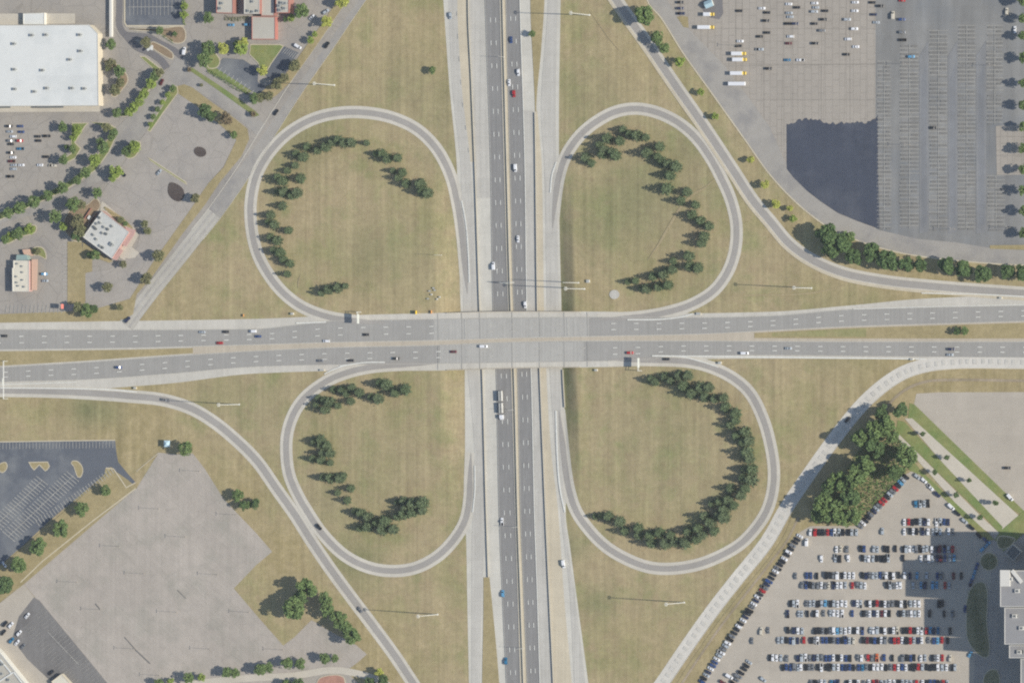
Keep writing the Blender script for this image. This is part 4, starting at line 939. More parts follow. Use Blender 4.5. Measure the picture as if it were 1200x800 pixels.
for i, (u, v) in enumerate(sorted(LL)): lot_light(u, v, 10.2, f'thin lamp post in the empty tan southwest car park, {od(i+1)} from the west', 'lamp posts in the southwest car park')
for i, (u, v) in enumerate(((866,53.5),(1064,75.5),(1119,268.5),(1185,267),(1066,170),(1165,77))): lot_light(u, v, 10.2, f'thin lamp post in the big northeast car park, {od([1,2,4,6,3,5][i])} from the west', 'lamp posts in the northeast car park')
def stub(name, u, v, d, mat, label, cat, top=None):
    o = empty(name, G(u, v, 0)); tag(o, label, cat); mb = MB(); mb.box((0,0,d[2]/2), d); link('body', mb.done('body', M[mat]), o)
    mb = MB(); mb.box((0,0,d[2]+.05), (d[0]*1.06, d[1]*1.06, .1)); link('lid', mb.done('lid', M[top or 'hvac']), o); return o
for i, (u, v) in enumerate(((510,340),(506,345),(508.5,337.5),(512.5,350.5),(502,350),(515.5,348),(504,341))):
    stub('equipment_box', u, v, (1.0,1.0,.9) if i % 2 else (1.4,.9,1.0), 'roof_white' if i % 2 else 'hvacd', f'{"pale" if i%2 else "dark"} equipment box in the northwest loop cluster, {od(sorted([510,506,508.5,512.5,502,515.5,504]).index(u)+1)} from the west', 'equipment box')
stub('utility_cabinet', 343, 367.5, (1.8,1.4,1.6), 'wall_white', 'small white utility cabinet between the northwest loop and the overpass road', 'cabinet')
stub('utility_cabinet', 159, 454.5, (1.8,1.4,1.6), 'wall_beige', 'small pale utility cabinet at the tip of the southwest grass wedge', 'cabinet')
stub('utility_cabinet', 699, 433.5, (1.8,1.4,1.4), 'wall_white', 'small white utility cabinet below the overpass road in the southeast loop', 'cabinet')
stub('utility_cabinet', 844, 425, (2,1.5,1.6), 'wall_white', 'small white utility cabinet at the tip of the southeast grass wedge', 'cabinet')
stub('utility_cabinet', 378, 433.5, (3,1.2,1.2), 'wall_beige', 'low beige utility cabinet where the southwest loop leaves the overpass road', 'cabinet')
stub('utility_cabinet', 1069, 421, (1.8,1.2,1.4), 'wall_white', 'small white utility cabinet by the eastern grass wedge', 'cabinet')
stub('utility_cabinet', 689.5, 329.5, (2,2,1.2), 'roof_white', 'square white utility cabinet on the grass beside the twin masts', 'cabinet')
stub('utility_cabinet', 819, 367.5, (3,1.6,1.0), 'wall_beige', 'low beige utility cabinet at the northeast loop exit', 'cabinet')
stub('utility_cabinet', 1173, 349.0, (1.8,1.2,1.4), 'wall_white', 'small white utility cabinet at the tip of the northeast grass wedge', 'cabinet')
def post_sign(u, v, w, hh, h, mat, label, rz=0, cat='sign'):
    o = empty('roadside_sign', G(u, v, 0)); tag(o, label, cat); mb = MB(); mb.tube((0,0,0), (0,0,h), .12, .1, 7); link('post', mb.done('post', M['darkmetal']), o)
    mb = MB(); mb.box((.12,0,h-hh/2), (.12, w, hh), rz); link('sign_panel', mb.done('sign_panel', M[mat]), o); return o
M['yel'] = plain('yellow_sign_paint', (228,196,70), .6); M['org'] = plain('orange_sign_paint', (222,160,96), .6); M['pinks'] = plain('pale_red_sign_paint', (230,140,130), .6)
post_sign(489, 366, 2.4, 2.6, 3.6, 'yel', 'square yellow warning sign on the grass north of the overpass road'); post_sign(506, 365.5, 2.2, 1.6, 1.8, 'org', 'low orange sign on the grass west of the overpass')
post_sign(77, 359, 3.2, 4.2, 8, 'pinks', 'tall pale red pylon sign by the restaurant lot corner'); post_sign(286, 369.5, 1.8, 1.4, 1.8, 'org', 'low orange sign on the grass north of the road')
o = empty('entrance_sign', G(178, 57, 0), R(35)); tag(o, 'bright white arrow-shaped canopy sign over the drive near the big store', 'sign')
mb = MB(); mb.box((0,0,3.6), (4.8,1.6,.3)); mb.box((1.5,-.6,3.62), (1.5,3.4,.28), R(-40)); link('canopy', mb.done('canopy', M['roof_white']), o); mb = MB(); mb.tube((0,0,0),(0,0,3.5),.2,.2,8); link('post', mb.done('post', M['steel']), o)
o = empty('garden_canopy', G(198.5, 519.5, 0)); tag(o, 'pale blue square canopy roof standing beside the lone round tree', 'canopy')
mb = MB(); q = [(-2.2,-2.2,4.3),(2.2,-2.2,4.3),(2.2,2.2,4.3),(-2.2,2.2,4.3),(0,0,5.6)]; mb.add(q, [(0,1,4),(1,2,4),(2,3,4),(3,0,4),(3,2,1,0)]); M['paleblue'] = plain('pale_blue_canvas', (196,222,234), .8); link('roof', mb.done('roof', M['paleblue']), o)
for x in (-2,2):
    for y in (-2,2): mb = MB(); mb.tube((x,y,0),(x,y,4.3),.08,.08,6); link('leg', mb.done('leg', M['steel']), o)
w0 = np.array(G(131.5, 0, 0)); o = empty('boundary_wall', tuple(w0)); tag(o, 'long pale wall between the big store and the dark car park', 'wall'); mb = MB(); e = np.array(G(131.5, -60, 0))-w0; f_ = np.array(G(131.5, 43.5, 0))-w0
mb.box(((e[0]+f_[0])/2, (e[1]+f_[1])/2, 1.4), (1.5, abs(e[1]-f_[1]), 2.8)); link('wall', mb.done('wall', M['wall_white']), o); mb = MB(); mb.box(((e[0]+f_[0])/2, (e[1]+f_[1])/2, 2.87), (1.7, abs(e[1]-f_[1])+.2, .12)); link('coping', mb.done('coping', M['trim_pale']), o)

# ================================================================== buildings
o, c = building('store_building', 'huge flat white store with a chamfered corner and small rooftop units', 'building', [(-60,30),(104.5,29.3),(114.5,39.5),(115.5,124),(-60,125)], 8.0, 'wall_beige', 'roof_white', parmat='trim_pale')
for u, v in ((37,41.5),(53.5,41),(93,41),(16,51.5),(94,60),(81.5,70),(16.5,81.5),(49.5,82.5),(54.5,103.5),(40,107.5),(84,103.5),(98.5,104),(17,104.5)): roof_unit(o, c, u, v, 8.0, (2.4,1.9,1.3))
for u0, u1 in ((0,16),(48,78)):
    mb = MB(); a = np.array(G(u0, 125.6, 0)); b = np.array(G(u1, 125.6, 0)); mb.box(((a[0]+b[0])/2-c[0], a[1]-c[1], 5.2), (abs(b[0]-a[0]), 1.8, .5)); link('entrance_canopy', mb.done('entrance_canopy', M['hvacd']), o)
o2, c2 = building('loading_dock', 'low white dock block on the north side of the big store', 'building', [(27,16),(52,15.3),(52,29),(27,29)], 4.0, 'wall_white', 'roof_white')
mb = MB(); x, y, _ = G(22, 22, 0); tag(link('trailer_shadow_slab', (lambda m_: (m_.box((0,0,.12), (5.2, 7.6, .25)), m_.done('trailer_shadow_slab', M['hvacd']))[1])(MB()), loc=(x, y, 0)), 'dark flat slab drawn as a trailer shadow beside the white dock block', 'ramp')  # dark slab put in as the shadow of a trailer
o, c = building('restaurant_building', 'slanting pale-roofed restaurant with terracotta front and many roof units', 'building', [(119,247.3),(151.3,272),(131,303),(97,277.8)], 6.0, 'wall_pink', 'roof_pale', parmat='trim_pale')
for u, v in ((110,266),(113,262),(117,261),(121.5,266),(119.5,273),(124,274),(131,265),(109,275),(112.5,280),(126,268.5),(117,288),(130.5,286),(120,290),(112,268),(116,255)): roof_unit(o, c, u, v, 6.0, (1.6,1.4,1.0) if u != 130.5 else (2.4,2.2,1.4), 'hvac' if u % 2 else 'hvacd', rz=R(-37))
p = [G(u, v, 4.4)[:2] for u, v in ((146,265.5),(158.5,269.5),(157,275),(147.5,289),(143.5,286.5),(151,273))]; mb = MB(); mb.prism(ccw([(x-c[0], y-c[1]) for x, y in p]), 3.6, 4.4, bottom=True); link('awning', mb.done('awning', M['wall_pink']), o)
p = [G(u, v, 4.4)[:2] for u, v in ((141,291.5),(144,294),(136,305),(132,303))]; mb = MB(); mb.prism(ccw([(x-c[0], y-c[1]) for x, y in p]), 3.6, 4.4, bottom=True); link('awning', mb.done('awning', M['wall_pink']), o)
o3 = empty('service_yard', G(107, 253, 0), R(54)); tag(o3, 'dark fenced service yard against the restaurant wall', 'yard enclosure'); 
for s_ in (-1, 1): mb = MB(); mb.box((0, s_*2.6, 1), (9, .2, 2)); link('fence_panel', mb.done('fence_panel', M['wall_brick']), o3)
mb = MB(); mb.box((-1, 0, .05), (9, 4.8, .1)); link('floor', mb.done('floor', M['drive_dark']), o3); mb = MB(); mb.box((-1.5, .3, .9), (2.6, 1.7, 1.4)); link('dumpster', mb.done('dumpster', M['roof_white']), o3)
o, c = building('cafe_building', 'small cream-roofed restaurant with teal glass end and terracotta east front', 'building', [(15.5,305),(34,305.5),(34,341.5),(14.5,341.5),(14.2,314),(15.5,314)], 5.5, 'wall_pink', 'roof_cream', parmat='wall_white')
for u, v in ((20,309),(25.5,312),(26,319),(19,324),(19.5,331),(26,328),(21,335),(28,336)): roof_unit(o, c, u, v, 5.5, (1.3,1.2,.9))
p = [G(u, v, 4.6)[:2] for u, v in ((19.5,298.5),(31,298.5),(33,304.8),(18.5,304.8))]; mb = MB(); mb.prism(ccw([(x-c[0], y-c[1]) for x, y in p]), 0, 4.6); link('glass_room', mb.done('glass_room', M['tealglass']), o)
p = [G(u, v, 3.6)[:2] for u, v in ((37,304),(44,304),(43,340),(37,340))]; mb = MB(); mb.prism(ccw([(x-c[0], y-c[1]) for x, y in p]), 3.2, 3.6, bottom=True); link('awning', mb.done('awning', M['terracotta']), o)
p = [G(u, v, 3.3)[:2] for u, v in ((26,292.5),(34,292),(37,299.5),(28,298))]; mb = MB(); mb.prism(ccw([(x-c[0], y-c[1]) for x, y in p]), 0, 3.3); link('porch', mb.done('porch', M['terracotta']), o)
# the hotel at the northern edge: three wings and an entrance canopy
o, c = building('hotel_building', 'red-trimmed hotel wing with grey roof, westernmost of three along the northern edge', 'building', [(253.5,-60),(273,-60),(273,16),(253.5,15.5)], 9.0, 'wall_brick', 'roof_tan', parmat='trim_red', group='hotel wings')
for u, v in ((258,10),(260,4)): roof_unit(o, c, u, v, 9.0, (2,2,1.2))
o, c = building('hotel_building', 'red-trimmed hotel wing with grey roof, middle one of three along the northern edge', 'building', [(286,-60),(304,-60),(304,16.5),(286,16.5)], 9.0, 'wall_brick', 'roof_tan', parmat='trim_pale', group='hotel wings')
for u, v in ((291,13),(296,14),(302,13),(296,2)): roof_unit(o, c, u, v, 9.0, (1.8,1.8,1.2))
o, c = building('hotel_building', 'red-trimmed hotel wing crowded with pale roof units, easternmost of three', 'building', [(323,-60),(338.5,-60),(338.5,15.5),(323,15.5)], 9.0, 'wall_brick', 'roof_tan', parmat='trim_red', group='hotel wings')
for u, v in ((327,7),(330,3.5),(333,10),(328,12),(334,4)): roof_unit(o, c, u, v, 9.0, (2.2,2.2,1.3))
o, c = building('hotel_lobby', 'grey flat roof edged in red linking two hotel wings', 'building', [(306,-60),(321.5,-60),(321.5,19),(306,19)], 6.0, 'wall_brick', 'roof_tan', parmat='trim_red')
o, c = building('entrance_canopy', 'large square grey canopy roof edged in red before the hotel', 'canopy', [(295,19.5),(322.5,20),(322.5,46.5),(295,46.5)], 5.0, 'trim_red', 'roof_tan', par=.4, parmat='trim_red')
# the tower at the eastern edge, stepped; most of it stands outside the photo and throws the big shadow
for nm, lb, px, h in (('office_tower', 'tall office tower with white-edged grey roof at the eastern edge, northern block', [(1172,668),(1260,668),(1260,710.5),(1172,710.5)], 55.5),
                  ('office_tower', 'office tower block with white-edged grey roof, second step from the north', [(1177,711.5),(1262,711.5),(1262,754.5),(1177,754.5)], 47.0),
                  ('office_tower', 'lower office tower block, third step from the north, white-edged grey roof', [(1182.5,755.5),(1264,755.5),(1264,770.5),(1182.5,770.5)], 38.5),
                  ('office_tower', 'lowest office tower block at the southern end of the eastern edge', [(1196,771.5),(1266,771.5),(1266,840),(1196,840)], 30.0)):
    o, c = building(nm, lb, 'tower', px, h, 'wall_grey', 'roof_grey', parmat='trim_pale', group='office tower blocks')
    W = ccw([G(u, v, h)[:2] for u, v in px]); 
    for k in range(int(h/3.6)-1):
        m2 = MB(); z = 2.6+3.6*k; L = inset([(x-c[0], y-c[1]) for x, y in W], -.03); m2.prism(L, z, z+1.5, top=False); link('window_band', m2.done('window_band', M['winglass']), o)
    for du, dv in ((12,10),(20,24)): roof_unit(o, c, px[0][0]+du, px[0][1]+dv if px[0][1]+dv < px[2][1]-5 else px[0][1]+8, h, (3,2.4,1.5), 'trim_pale')
    if h > 50:
        m2 = MB(); x, y, _ = G(1178.5, 677, h); m2.box((x-c[0], y-c[1], h+.8), (6.5, 10.5, 1.9)); link('penthouse', m2.done('penthouse', M['trim_pale']), o); m2 = MB(); x, y, _ = G(1192, 675, h); m2.box((x-c[0], y-c[1], h+.7), (10, 2.2, 1.4), R(-50)); link('roof_screen', m2.done('roof_screen', M['trim_pale']), o)
o, c = building('office_tower', 'office tower block just outside the photo whose shadow crosses the car park', 'tower', [(1206,634),(1290,634),(1290,666),(1206,666)], 57.5, 'wall_grey', 'roof_grey', parmat='trim_pale', group='office tower blocks')
o, c = building('pavilion', 'small square dark-roofed pavilion standing in the tower shadow', 'pavilion', [(1187,637.5),(1197,646),(1187.5,657),(1178,648)], 3.5, 'wall_grey', 'hvacd', par=.2)
# the building at the south-western corner, and the pale kiosk
o, c = building('corner_building', 'building with white parapet and brown roof wells in the southwestern corner', 'building', [(-60,705),(0,764),(30,801),(70,850),(-60,850)], 7.0, 'wall_white', 'roof_tan', parmat='roof_white')
for a, b in (((0,772),(13,788)), ((-4,800),(16,787)), ((16,787),(26,800))):
    m2 = MB(); p = np.array(G(*a, 7)); q = np.array(G(*b, 7)); d = q-p; m2.box(((p[0]+q[0])/2-c[0], (p[1]+q[1])/2-c[1], 7.1), (np.linalg.norm(d), .8, .5), math.atan2(d[1], d[0])); link('roof_beam', m2.done('roof_beam', M['roof_white']), o)
for u, v in ((3,778),(10,796),(2,789)): roof_unit(o, c, u, v, 7, (2,2,1.2))
o, c = building('kiosk', 'cream-roofed kiosk in the grey lot near the southwestern corner', 'kiosk', [(72,789),(84,802),(70,814),(60,798)], 4.0, 'wall_beige', 'roof_cream', par=.2)
o = empty('ticket_booth', G(832, 5, 0), R(20)); tag(o, 'pale blue gabled booth on the dark pad in the northeast lot', 'booth'); mb = MB(); mb.box((0,0,1.3), (5,4,2.6)); link('wall', mb.done('wall', M['wall_white']), o)
mb = MB(); mb.add([(-2.8,-2.4,2.6),(2.8,-2.4,2.6),(2.8,2.4,2.6),(-2.8,2.4,2.6),(-2.8,0,4.2),(2.8,0,4.2)], [(0,1,5,4),(3,4,5,2),(0,4,3),(1,2,5)]); M['bluegrey'] = plain('pale_blue_roof', (170,196,208), .6); link('roof', mb.done('roof', M['bluegrey']), o)

# ================================================================== trees
def sized(r, lo, hi): return 'small' if r < lo else ('broad' if r > hi else 'middling')
def arc_trees(zone, c, pts, start_east, r0=5.6):
    key = lambda p: (math.atan2(-(p[1]-c[1]), p[0]-c[0])-(-.9 if start_east else 0)) % (2*math.pi) if start_east else (math.atan2(-(p[1]-c[1]), -(p[0]-c[0]))+.9) % (2*math.pi)
    pts = [((p[0], p[1], 4.4) if len(p) == 3 and p[2] == 5 else p) for p in pts if zone in ('northwest', 'southwest') or not (len(p) == 3 and p[2] == 5)]  # filler conifers drawn in shadow gaps, kept only in the western loops
    for i, p in enumerate(sorted(pts, key=key)):
        r = (p[2] if len(p) > 2 else r0)*trn.uniform(.86, 1.12)
        tree(p[0], p[1], r, 'pine', f'dark green conifer inside the {zone} loop, {od(i+1)} along its arc from the freeway side', f'conifers inside the {zone} loop')
arc_trees('northwest', (415,250), [(354,184),(346,180,4.6),(371,176),(381,172),(395,164),(402,167),(411,167),(359,172),(389,166),(345,194,5),(429,167.5,3.2),(440,180,5),(447,180),(453,186),(465,185),(336,200,4.5),(351,209),(330,212),(325,208,5),(332,225,6.5),(347,226),(341,229),(325,224,4.5),(330,241),(316,252,6),(313,260,5),(320,263),(337,270,4.6),(324,282),(316,278,5),(327,296),(320,293,4.6),(339,309),(331,304,5),(336,321,4.4),(384,339),(395,337),(404,335,4),(376,343,4.4),(471,202),(475,215,6),(466,208,5),(460,200,4.4),(491,216,6.5),(500,226,7),(494,224)], True)
arc_trees('northeast', (755,250), [(685,185),(692,191),(684,178,5),(702,170),(710,162),(705,180),(707,176),(697,181,5),(720,182,6.5),(716,178),(729,152),(725,165),(721,154,5),(737,157),(745,159,6.5),(756,161,4.4),(757,179,7),(772,172,6.5),(770,184),(775,189,6),(782,192),(791,195,6.2),(784,205,7),(775,212,5),(780,221,6.4),(804,225,6.4),(797,235),(791,229,5),(814,240,5.2),(810,252,6.4),(804,253,5),(820,259,6.2),(830,265,6.2),(824,277,6.4),(821,285,6.2),(826,290,5),(812,283,5),(806,300,6.2),(797,296,5),(816,297,5),(788,306,4),(787,316,5.2),(781,317,4.4),(800,315,5),(807,312),(817,314,6.2),(744,329,4.6),(735,330,4),(754,327,5),(764,324,4.8),(776,322,5.4),(742,341,5),(757,338,5.4),(771,336,5.6),(782,334,6.2),(778,330,5),(751,338,4)], False)
arc_trees('southwest', (440,545), [(379,469,5.5),(372,466,5),(386,471),(380,480),(370,474,5),(395,475,5),(400,457),(390,456,5),(410,470,5.5),(420,460),(411,454),(405,461,5),(442,467,6.2),(434,465,5),(452,451,6.4),(445,449,5.2),(462,460,6),(474,456,6.2),(375,515),(375,521),(368,517,4.6),(382,522),(386,531,6),(378,531),(375,539,6),(366,537,5),(386,542,5),(386,560,6),(378,559,5.5),(397,560,6),(402,557,4.6),(410,572,5),(395,577,5),(406,586,5.2),(472,587),(465,588,5),(482,590,7),(494,589,7),(475,595),(422,601),(415,599,5),(430,606,6),(430,617,6),(421,619,4.6),(450,610,7),(447,620,6),(460,620,6),(472,602,6),(465,605),(482,600,6),(494,598,5.6),(440,612,5)], True)
arc_trees('southeast', (765,530), [(779,441),(785,446),(775,442,5),(795,440,5.6),(805,440,5.6),(767,447),(762,444,4.6),(788,438,5),(800,452,6.2),(793,450,5),(810,461,6.2),(820,454,6.4),(829,454,6.2),(825,465,6),(817,464,5),(836,467,5.4),(847,466,6.2),(849,477,6),(841,475,5),(861,484,6.4),(861,492),(855,498,6),(853,490,5),(872,506,6.4),(862,510),(856,505,5),(876,516,6.2),(870,517),(865,515,5),(874,530,7),(866,528,5),(877,537,6),(866,540,5),(880,550,6.4),(872,550,5.4),(879,562,7.6),(870,560,6),(872,572,6.2),(867,580,6.4),(863,570,5),(855,572,6.2),(852,585,6.4),(846,580,5),(842,587,6),(859,592,6),(847,597,6.4),(833,590,4.6),(712,605),(704,604,4.6),(697,605,4.4),(725,611,6.4),(719,609,5),(731,622,6),(725,620,5),(747,619,6.4),(741,619,5),(747,627,5.2),(739,613,5),(760,627,6),(755,624,5),(772,624,6.4),(762,636,6.2),(768,632,5),(779,637,6.2),(785,627,6.4),(778,626,5),(790,635,6.2),(796,628,5),(805,622,6.4),(798,618,5),(802,636,6),(817,619,6.6),(811,616,5),(815,632,6),(831,612,6.6),(825,605),(822,626,6),(828,620,5),(847,606,7),(841,603,6),(836,622,6),(838,613,5)], False)
def group_trees(pts, fmt, group, axis=0, rev=False, hs=None):
    KN = {'green':'green', 'dark':'deep green', 'lime':'lime green', 'yellow':'yellow-green', 'olive':'olive green', 'rust':'reddish brown', 'pine':'dark conical'}
    for i, p in enumerate(sorted(pts, key=lambda p: p[axis], reverse=rev)):
        tree(p[0], p[1], p[2], p[3], fmt.format(c=KN[p[3]], o=od(i+1)), group, hs)
group_trees([(756,18,12.5,'green'),(770,45,8.5,'green'),(779,57,6.5,'green'),(797,72,6,'lime'),(822,108,4.4,'lime'),(839,136,4.4,'lime'),(880,187,4.4,'yellow'),(897,216,5,'yellow'),(909.5,239,5.2,'yellow'),(926,244,4.2,'yellow'),(930,256,4.4,'lime')], '{c} round tree on the verge beside the northeast ramp, {o} from the north', 'verge trees beside the northeast ramp', 1)
group_trees([(970,277,16,'dark'),(974,294,12,'dark'),(986,287,14,'dark'),(1002,301,11,'dark'),(1022,297,12,'dark'),(1042,305,14,'dark'),(1062,310,11,'dark'),(1078,310,9,'dark'),(1109,312,12,'dark'),(1129,315,12,'dark'),(1153,322,12,'dark'),(1182,319,10,'dark'),(1198,320,11,'dark'),(994,279,8,'green')], '{c} large tree in the dense row by the northeast lot, {o} from the west', 'tree row below the northeast car park', 0, hs=.9)
group_trees([(1200,v,r,'green') for v, r in ((0,7),(22,6),(42,6),(68,6),(97,6),(123,6),(149,6),(174,6),(198,6),(223,6),(247,6),(273,6))], '{c} tree at the eastern edge of the northeast car park, {o} from the north', 'trees along the eastern edge', 1, hs=1.3)
tree(506.5, 82.5, 4.8, 'green', 'lone small green tree on the grass north of the northwest loop'); tree(624, 40, 4.4, 'green', 'lone small green tree on the freeway grass strip'); tree(1131, 387.5, 5, 'green', 'small green tree on the eastern grass median of the road'); tree(1122, 388, 4.5, 'dark', 'small dark tree beside the green one on the eastern median')
group_trees([(1055,480,10,'dark'),(1040,497,12,'green'),(1027,504,13,'green'),(1020,519,11,'dark'),(1010,513,12,'green'),(1062,534,14,'green'),(1015,545,13,'green'),(1005,557,13,'green'),(1030,528,10,'dark'),(982,563,12,'green'),(970,573,11,'dark'),(965,590,13,'green'),(996,583,12,'dark'),(976,600,12,'green'),(1001,604,10,'green'),(988,608,9,'green'),(1050,553,10,'dark'),(995,568,9,'dark'),(1033,483,9,'dark'),(1046,511,8,'green'),(958,604,8,'green'),(985,590,9,'green')], '{c} tall tree in the wood beside the southeast ramp, {o} from the north', 'wood beside the southeast ramp', 1, hs=1.35)
ground_cover('undergrowth', [(958,612),(955,600),(985,560),(1010,520),(1040,505),(1062,520),(1070,545),(1058,556),(1010,606),(1000,615)], 5200, 'cover', 'bright green undergrowth filling the wood beside the southeast car park', 2.2, .5)
group_trees([(1081.5,508,3.6,'dark'),(1110,536,3.6,'dark'),(1096,553,3.8,'dark'),(1136,562.5,3.6,'dark'),(1121,579.5,3.8,'dark'),(1167,589,4,'dark'),(1149,606,4,'dark')], '{c} small tree on the grass strips between the campus paths, {o} from the north', 'small trees between the campus paths', 1, hs=1.8)
group_trees([(217.5,525,9,'green'),],'{c} round tree at the northern tip of the empty tan car park, {o} there', None)
group_trees([(124,574,7,'green'),(96,596,8.5,'green'),(72,619,11,'green'),(45.5,641,12,'green'),(21.5,662,11,'green'),(6,687,12,'dark')], '{c} round tree on the strip between the two southwest lots, {o} from the north', 'trees between the two southwest lots', 1, hs=.85)
group_trees([(279,580,7,'green'),(286,592,6,'dark'),(299,590,6,'dark'),(293,591,4.5,'green')], '{c} tree in the clump west of the southwest ramp, {o} from the west', 'clump west of the southwest ramp')
group_trees([(222,794,7,'green'),(237,793,5,'lime'),(187,800,6,'green'),(200,798,4.5,'lime'),(266,787,7,'green'),(276,788,5.5,'green'),(306,784,8,'green'),(315,782,6,'green'),(337,776,7.5,'green'),(352,777,6.5,'green'),(381,771,7,'green'),(393,771,5,'green')], '{c} tree in the line below the empty tan car park, {o} from the west', 'tree line below the southwest car park')
group_trees([(444,787,5.6,'yellow'),(449,799,8,'dark'),(434,799,7,'dark'),(350,800,7,'dark'),(335,801,6,'green')], '{c} tree at the southern edge by the southwest ramp, {o} from the west', 'trees at the southern edge')
group_trees([(360,690,13.5,'green'),(344,712,15,'green'),(381,702,9.5,'green'),(385,714,9,'green'),(397,725,10.5,'green'),(406,735,9,'green'),(413,744,11,'green'),(352,700,9,'dark')], '{c} tree east of the tan car park, {o} from the west', 'trees east of the southwest car park', 0, hs=1.0)
# the leafy north-western quarter
group_trees([(130,52,6.5,'green'),(130,75,6.5,'olive'),(140,84,7,'green'),(136,106,7,'olive'),(141,96,6,'olive'),(127,79,5,'olive')], '{c} tree beside the east wall of the big store, {o} from the north', 'trees beside the big store', 1)
group_trees([(187,85,6,'olive'),(182,90,6.5,'green'),(177,98,6.5,'lime'),(170,110,6,'lime'),(164,118,6,'lime'),(158,125,6.5,'lime'),(152,131,5.5,'lime'),(137,132,6,'green')], '{c} tree in the hedge row west of the store drive, {o} from the north', 'hedge row west of the store drive', 1)
group_trees([(203,104,4.5,'green'),(197,111,4.2,'lime'),(191,120,4,'lime'),(185,128,4.2,'green'),(180,137,4.2,'green'),(176,146,4,'lime')], '{c} small tree in the row east of the store drive, {o} from the north', 'row east of the store drive', 1)
group_trees([(172,50,7,'olive'),(245,56,9,'green'),(240,70,9.5,'green'),(262,57,7,'yellow'),(283,58,8,'lime'),(285,49,6.5,'yellow'),(279,53,6,'green'),(244,21,6.5,'green'),(188,36,5,'green'),(205,40,4,'dark'),(216,8,5,'lime'),(216,17,5,'lime'),(307.5,82,7,'yellow')], '{c} tree around the lots before the hotel, {o} from the west', 'trees before the hotel')
group_trees([(354,13,9.5,'green'),(341,22,5,'lime'),(334,23,4,'dark'),(382,26,7.5,'yellow'),(402,2,8,'yellow'),(369,40,4,'lime'),(364,47,4.4,'lime'),(346,76,7.5,'olive'),(325,98,7.5,'olive'),(316,112,6,'olive'),(306,115,6,'olive'),(299,115,6.5,'green'),(333,92,6,'olive')], '{c} tree between the hotel and the northwest ramp, {o} from the west', 'trees between the hotel and the northwest ramp')
group_trees([(240,129,9,'dark'),(247,136,7,'dark'),(265,139,7.5,'rust'),(274,158,4.6,'green'),(297,134,4,'rust'),(222,82,3.2,'rust'),(236,100,2.6,'olive')], '{c} tree around the lot below the hotel drive, {o} from the west', 'trees around the lot below the hotel drive')
group_trees([(74,149,6.5,'green'),(90,152,6.5,'lime'),(87,160,5,'lime'),(85,175,5.5,'green'),(78,172,4,'dark'),(75,187,6.5,'green'),(125,149,6,'olive'),(134,155,5.5,'green'),(131,161,5,'green'),(121,173,7.5,'green'),(112,189,8,'lime'),(157,172,8,'lime'),(149,177,7,'green'),(137,200,8,'lime'),(132,208,5,'lime'),(118,166,5,'green')], '{c} tree on the islands of the store car park, {o} from the west', 'trees on the store car park islands')
group_trees([(101,203,7,'green'),(91,211,6,'green'),(74,220,7.5,'green'),(57,229,6.8,'green'),(40,236,8,'green'),(24,244,8,'green'),(10,250,7,'green'),(66,225,4,'dark')], '{c} tree in the slanting row below the store car park, {o} from the west', 'slanting tree row below the store car park')
group_trees([(115,226,6.5,'green'),(86,239,8.5,'green'),(95,240,6,'olive'),(66,254,8.5,'green'),(92,258,9,'olive'),(94,270,8,'olive'),(90,276,7,'dark'),(74,265,5,'lime'),(112,299,6,'green'),(106,299,4.5,'dark')], '{c} tree in the thicket west of the slanting restaurant, {o} from the west', 'thicket west of the restaurant')
group_trees([(21,274,7,'green'),(36,268,6.5,'lime'),(28,270,5,'green'),(7,280,6,'green'),(13,276,5,'lime'),(44,294,4.5,'olive')], '{c} tree on the island above the cream-roofed cafe, {o} from the west', 'trees above the cafe')
group_trees([(145,310,4.6,'olive'),(127,336,6.5,'olive'),(187,299,7.5,'olive'),(172,326,7.5,'olive'),(102,364,9.5,'green'),(93,360,7,'olive'),(110,362,6,'dark'),(170,263,4.6,'olive'),(173,271,5,'olive'),(142,258,4.4,'olive'),(147,262,4,'green'),(229,232,6,'olive'),(141,360,4.4,'olive')], '{c} small tree around the restaurant lots, {o} from the west', 'small trees around the restaurant lots')
leaf_heap('hedge', [(244,83),(262,94),(278,104),(293,110)], 2.6, 1.6, 'green', 'long straight green hedge beside the small dark hotel lot')
leaf_heap('hedge', [(263,20.5),(270,23),(280,22.5),(292,21.5)], 3.2, 1.5, 'olive', 'low mixed hedge below the western hotel wings')
leaf_heap('hedge', [(213,-30),(215.5,10),(216,30)], 2.4, 1.6, 'lime', 'yellow-green hedge along the eastern side of the dark lot')
leaf_heap('hedge', [(184,36),(195,44),(204,50)], 2.4, 1.2, 'green', 'green hedge along the curved edge below the dark lot')
leaf_heap('hedge', [(122,243),(129,249),(136,253)], 2.0, 1.0, 'olive', 'low shrubs under the northeastern wall of the restaurant')
leaf_heap('flower_bed', [(296,59),(304,61),(311,59)], 3.4, .7, 'yellow', 'pale yellow flower bed on the triangular lawn before the hotel', 'flower bed')
leaf_heap('hedge', [(1140,690),(1143,715),(1148,745),(1150,762)], 7.5, 1.6, 'dark', 'long oval mass of dark shrubs in the tower shadow', 'shrubs', dens=2.0)
leaf_heap('hedge', [(1153,657),(1159,658),(1166,657)], 8.0, 1.3, 'dark', 'round bed of dark shrubs in the tower shadow', 'shrubs', dens=2.2)
leaf_heap('hedge', [(1171,633),(1177,637),(1184,632)], 5.0, 1.6, 'dark', 'triangular clump of dark shrubs beside the campus path', 'shrubs', dens=2.2)

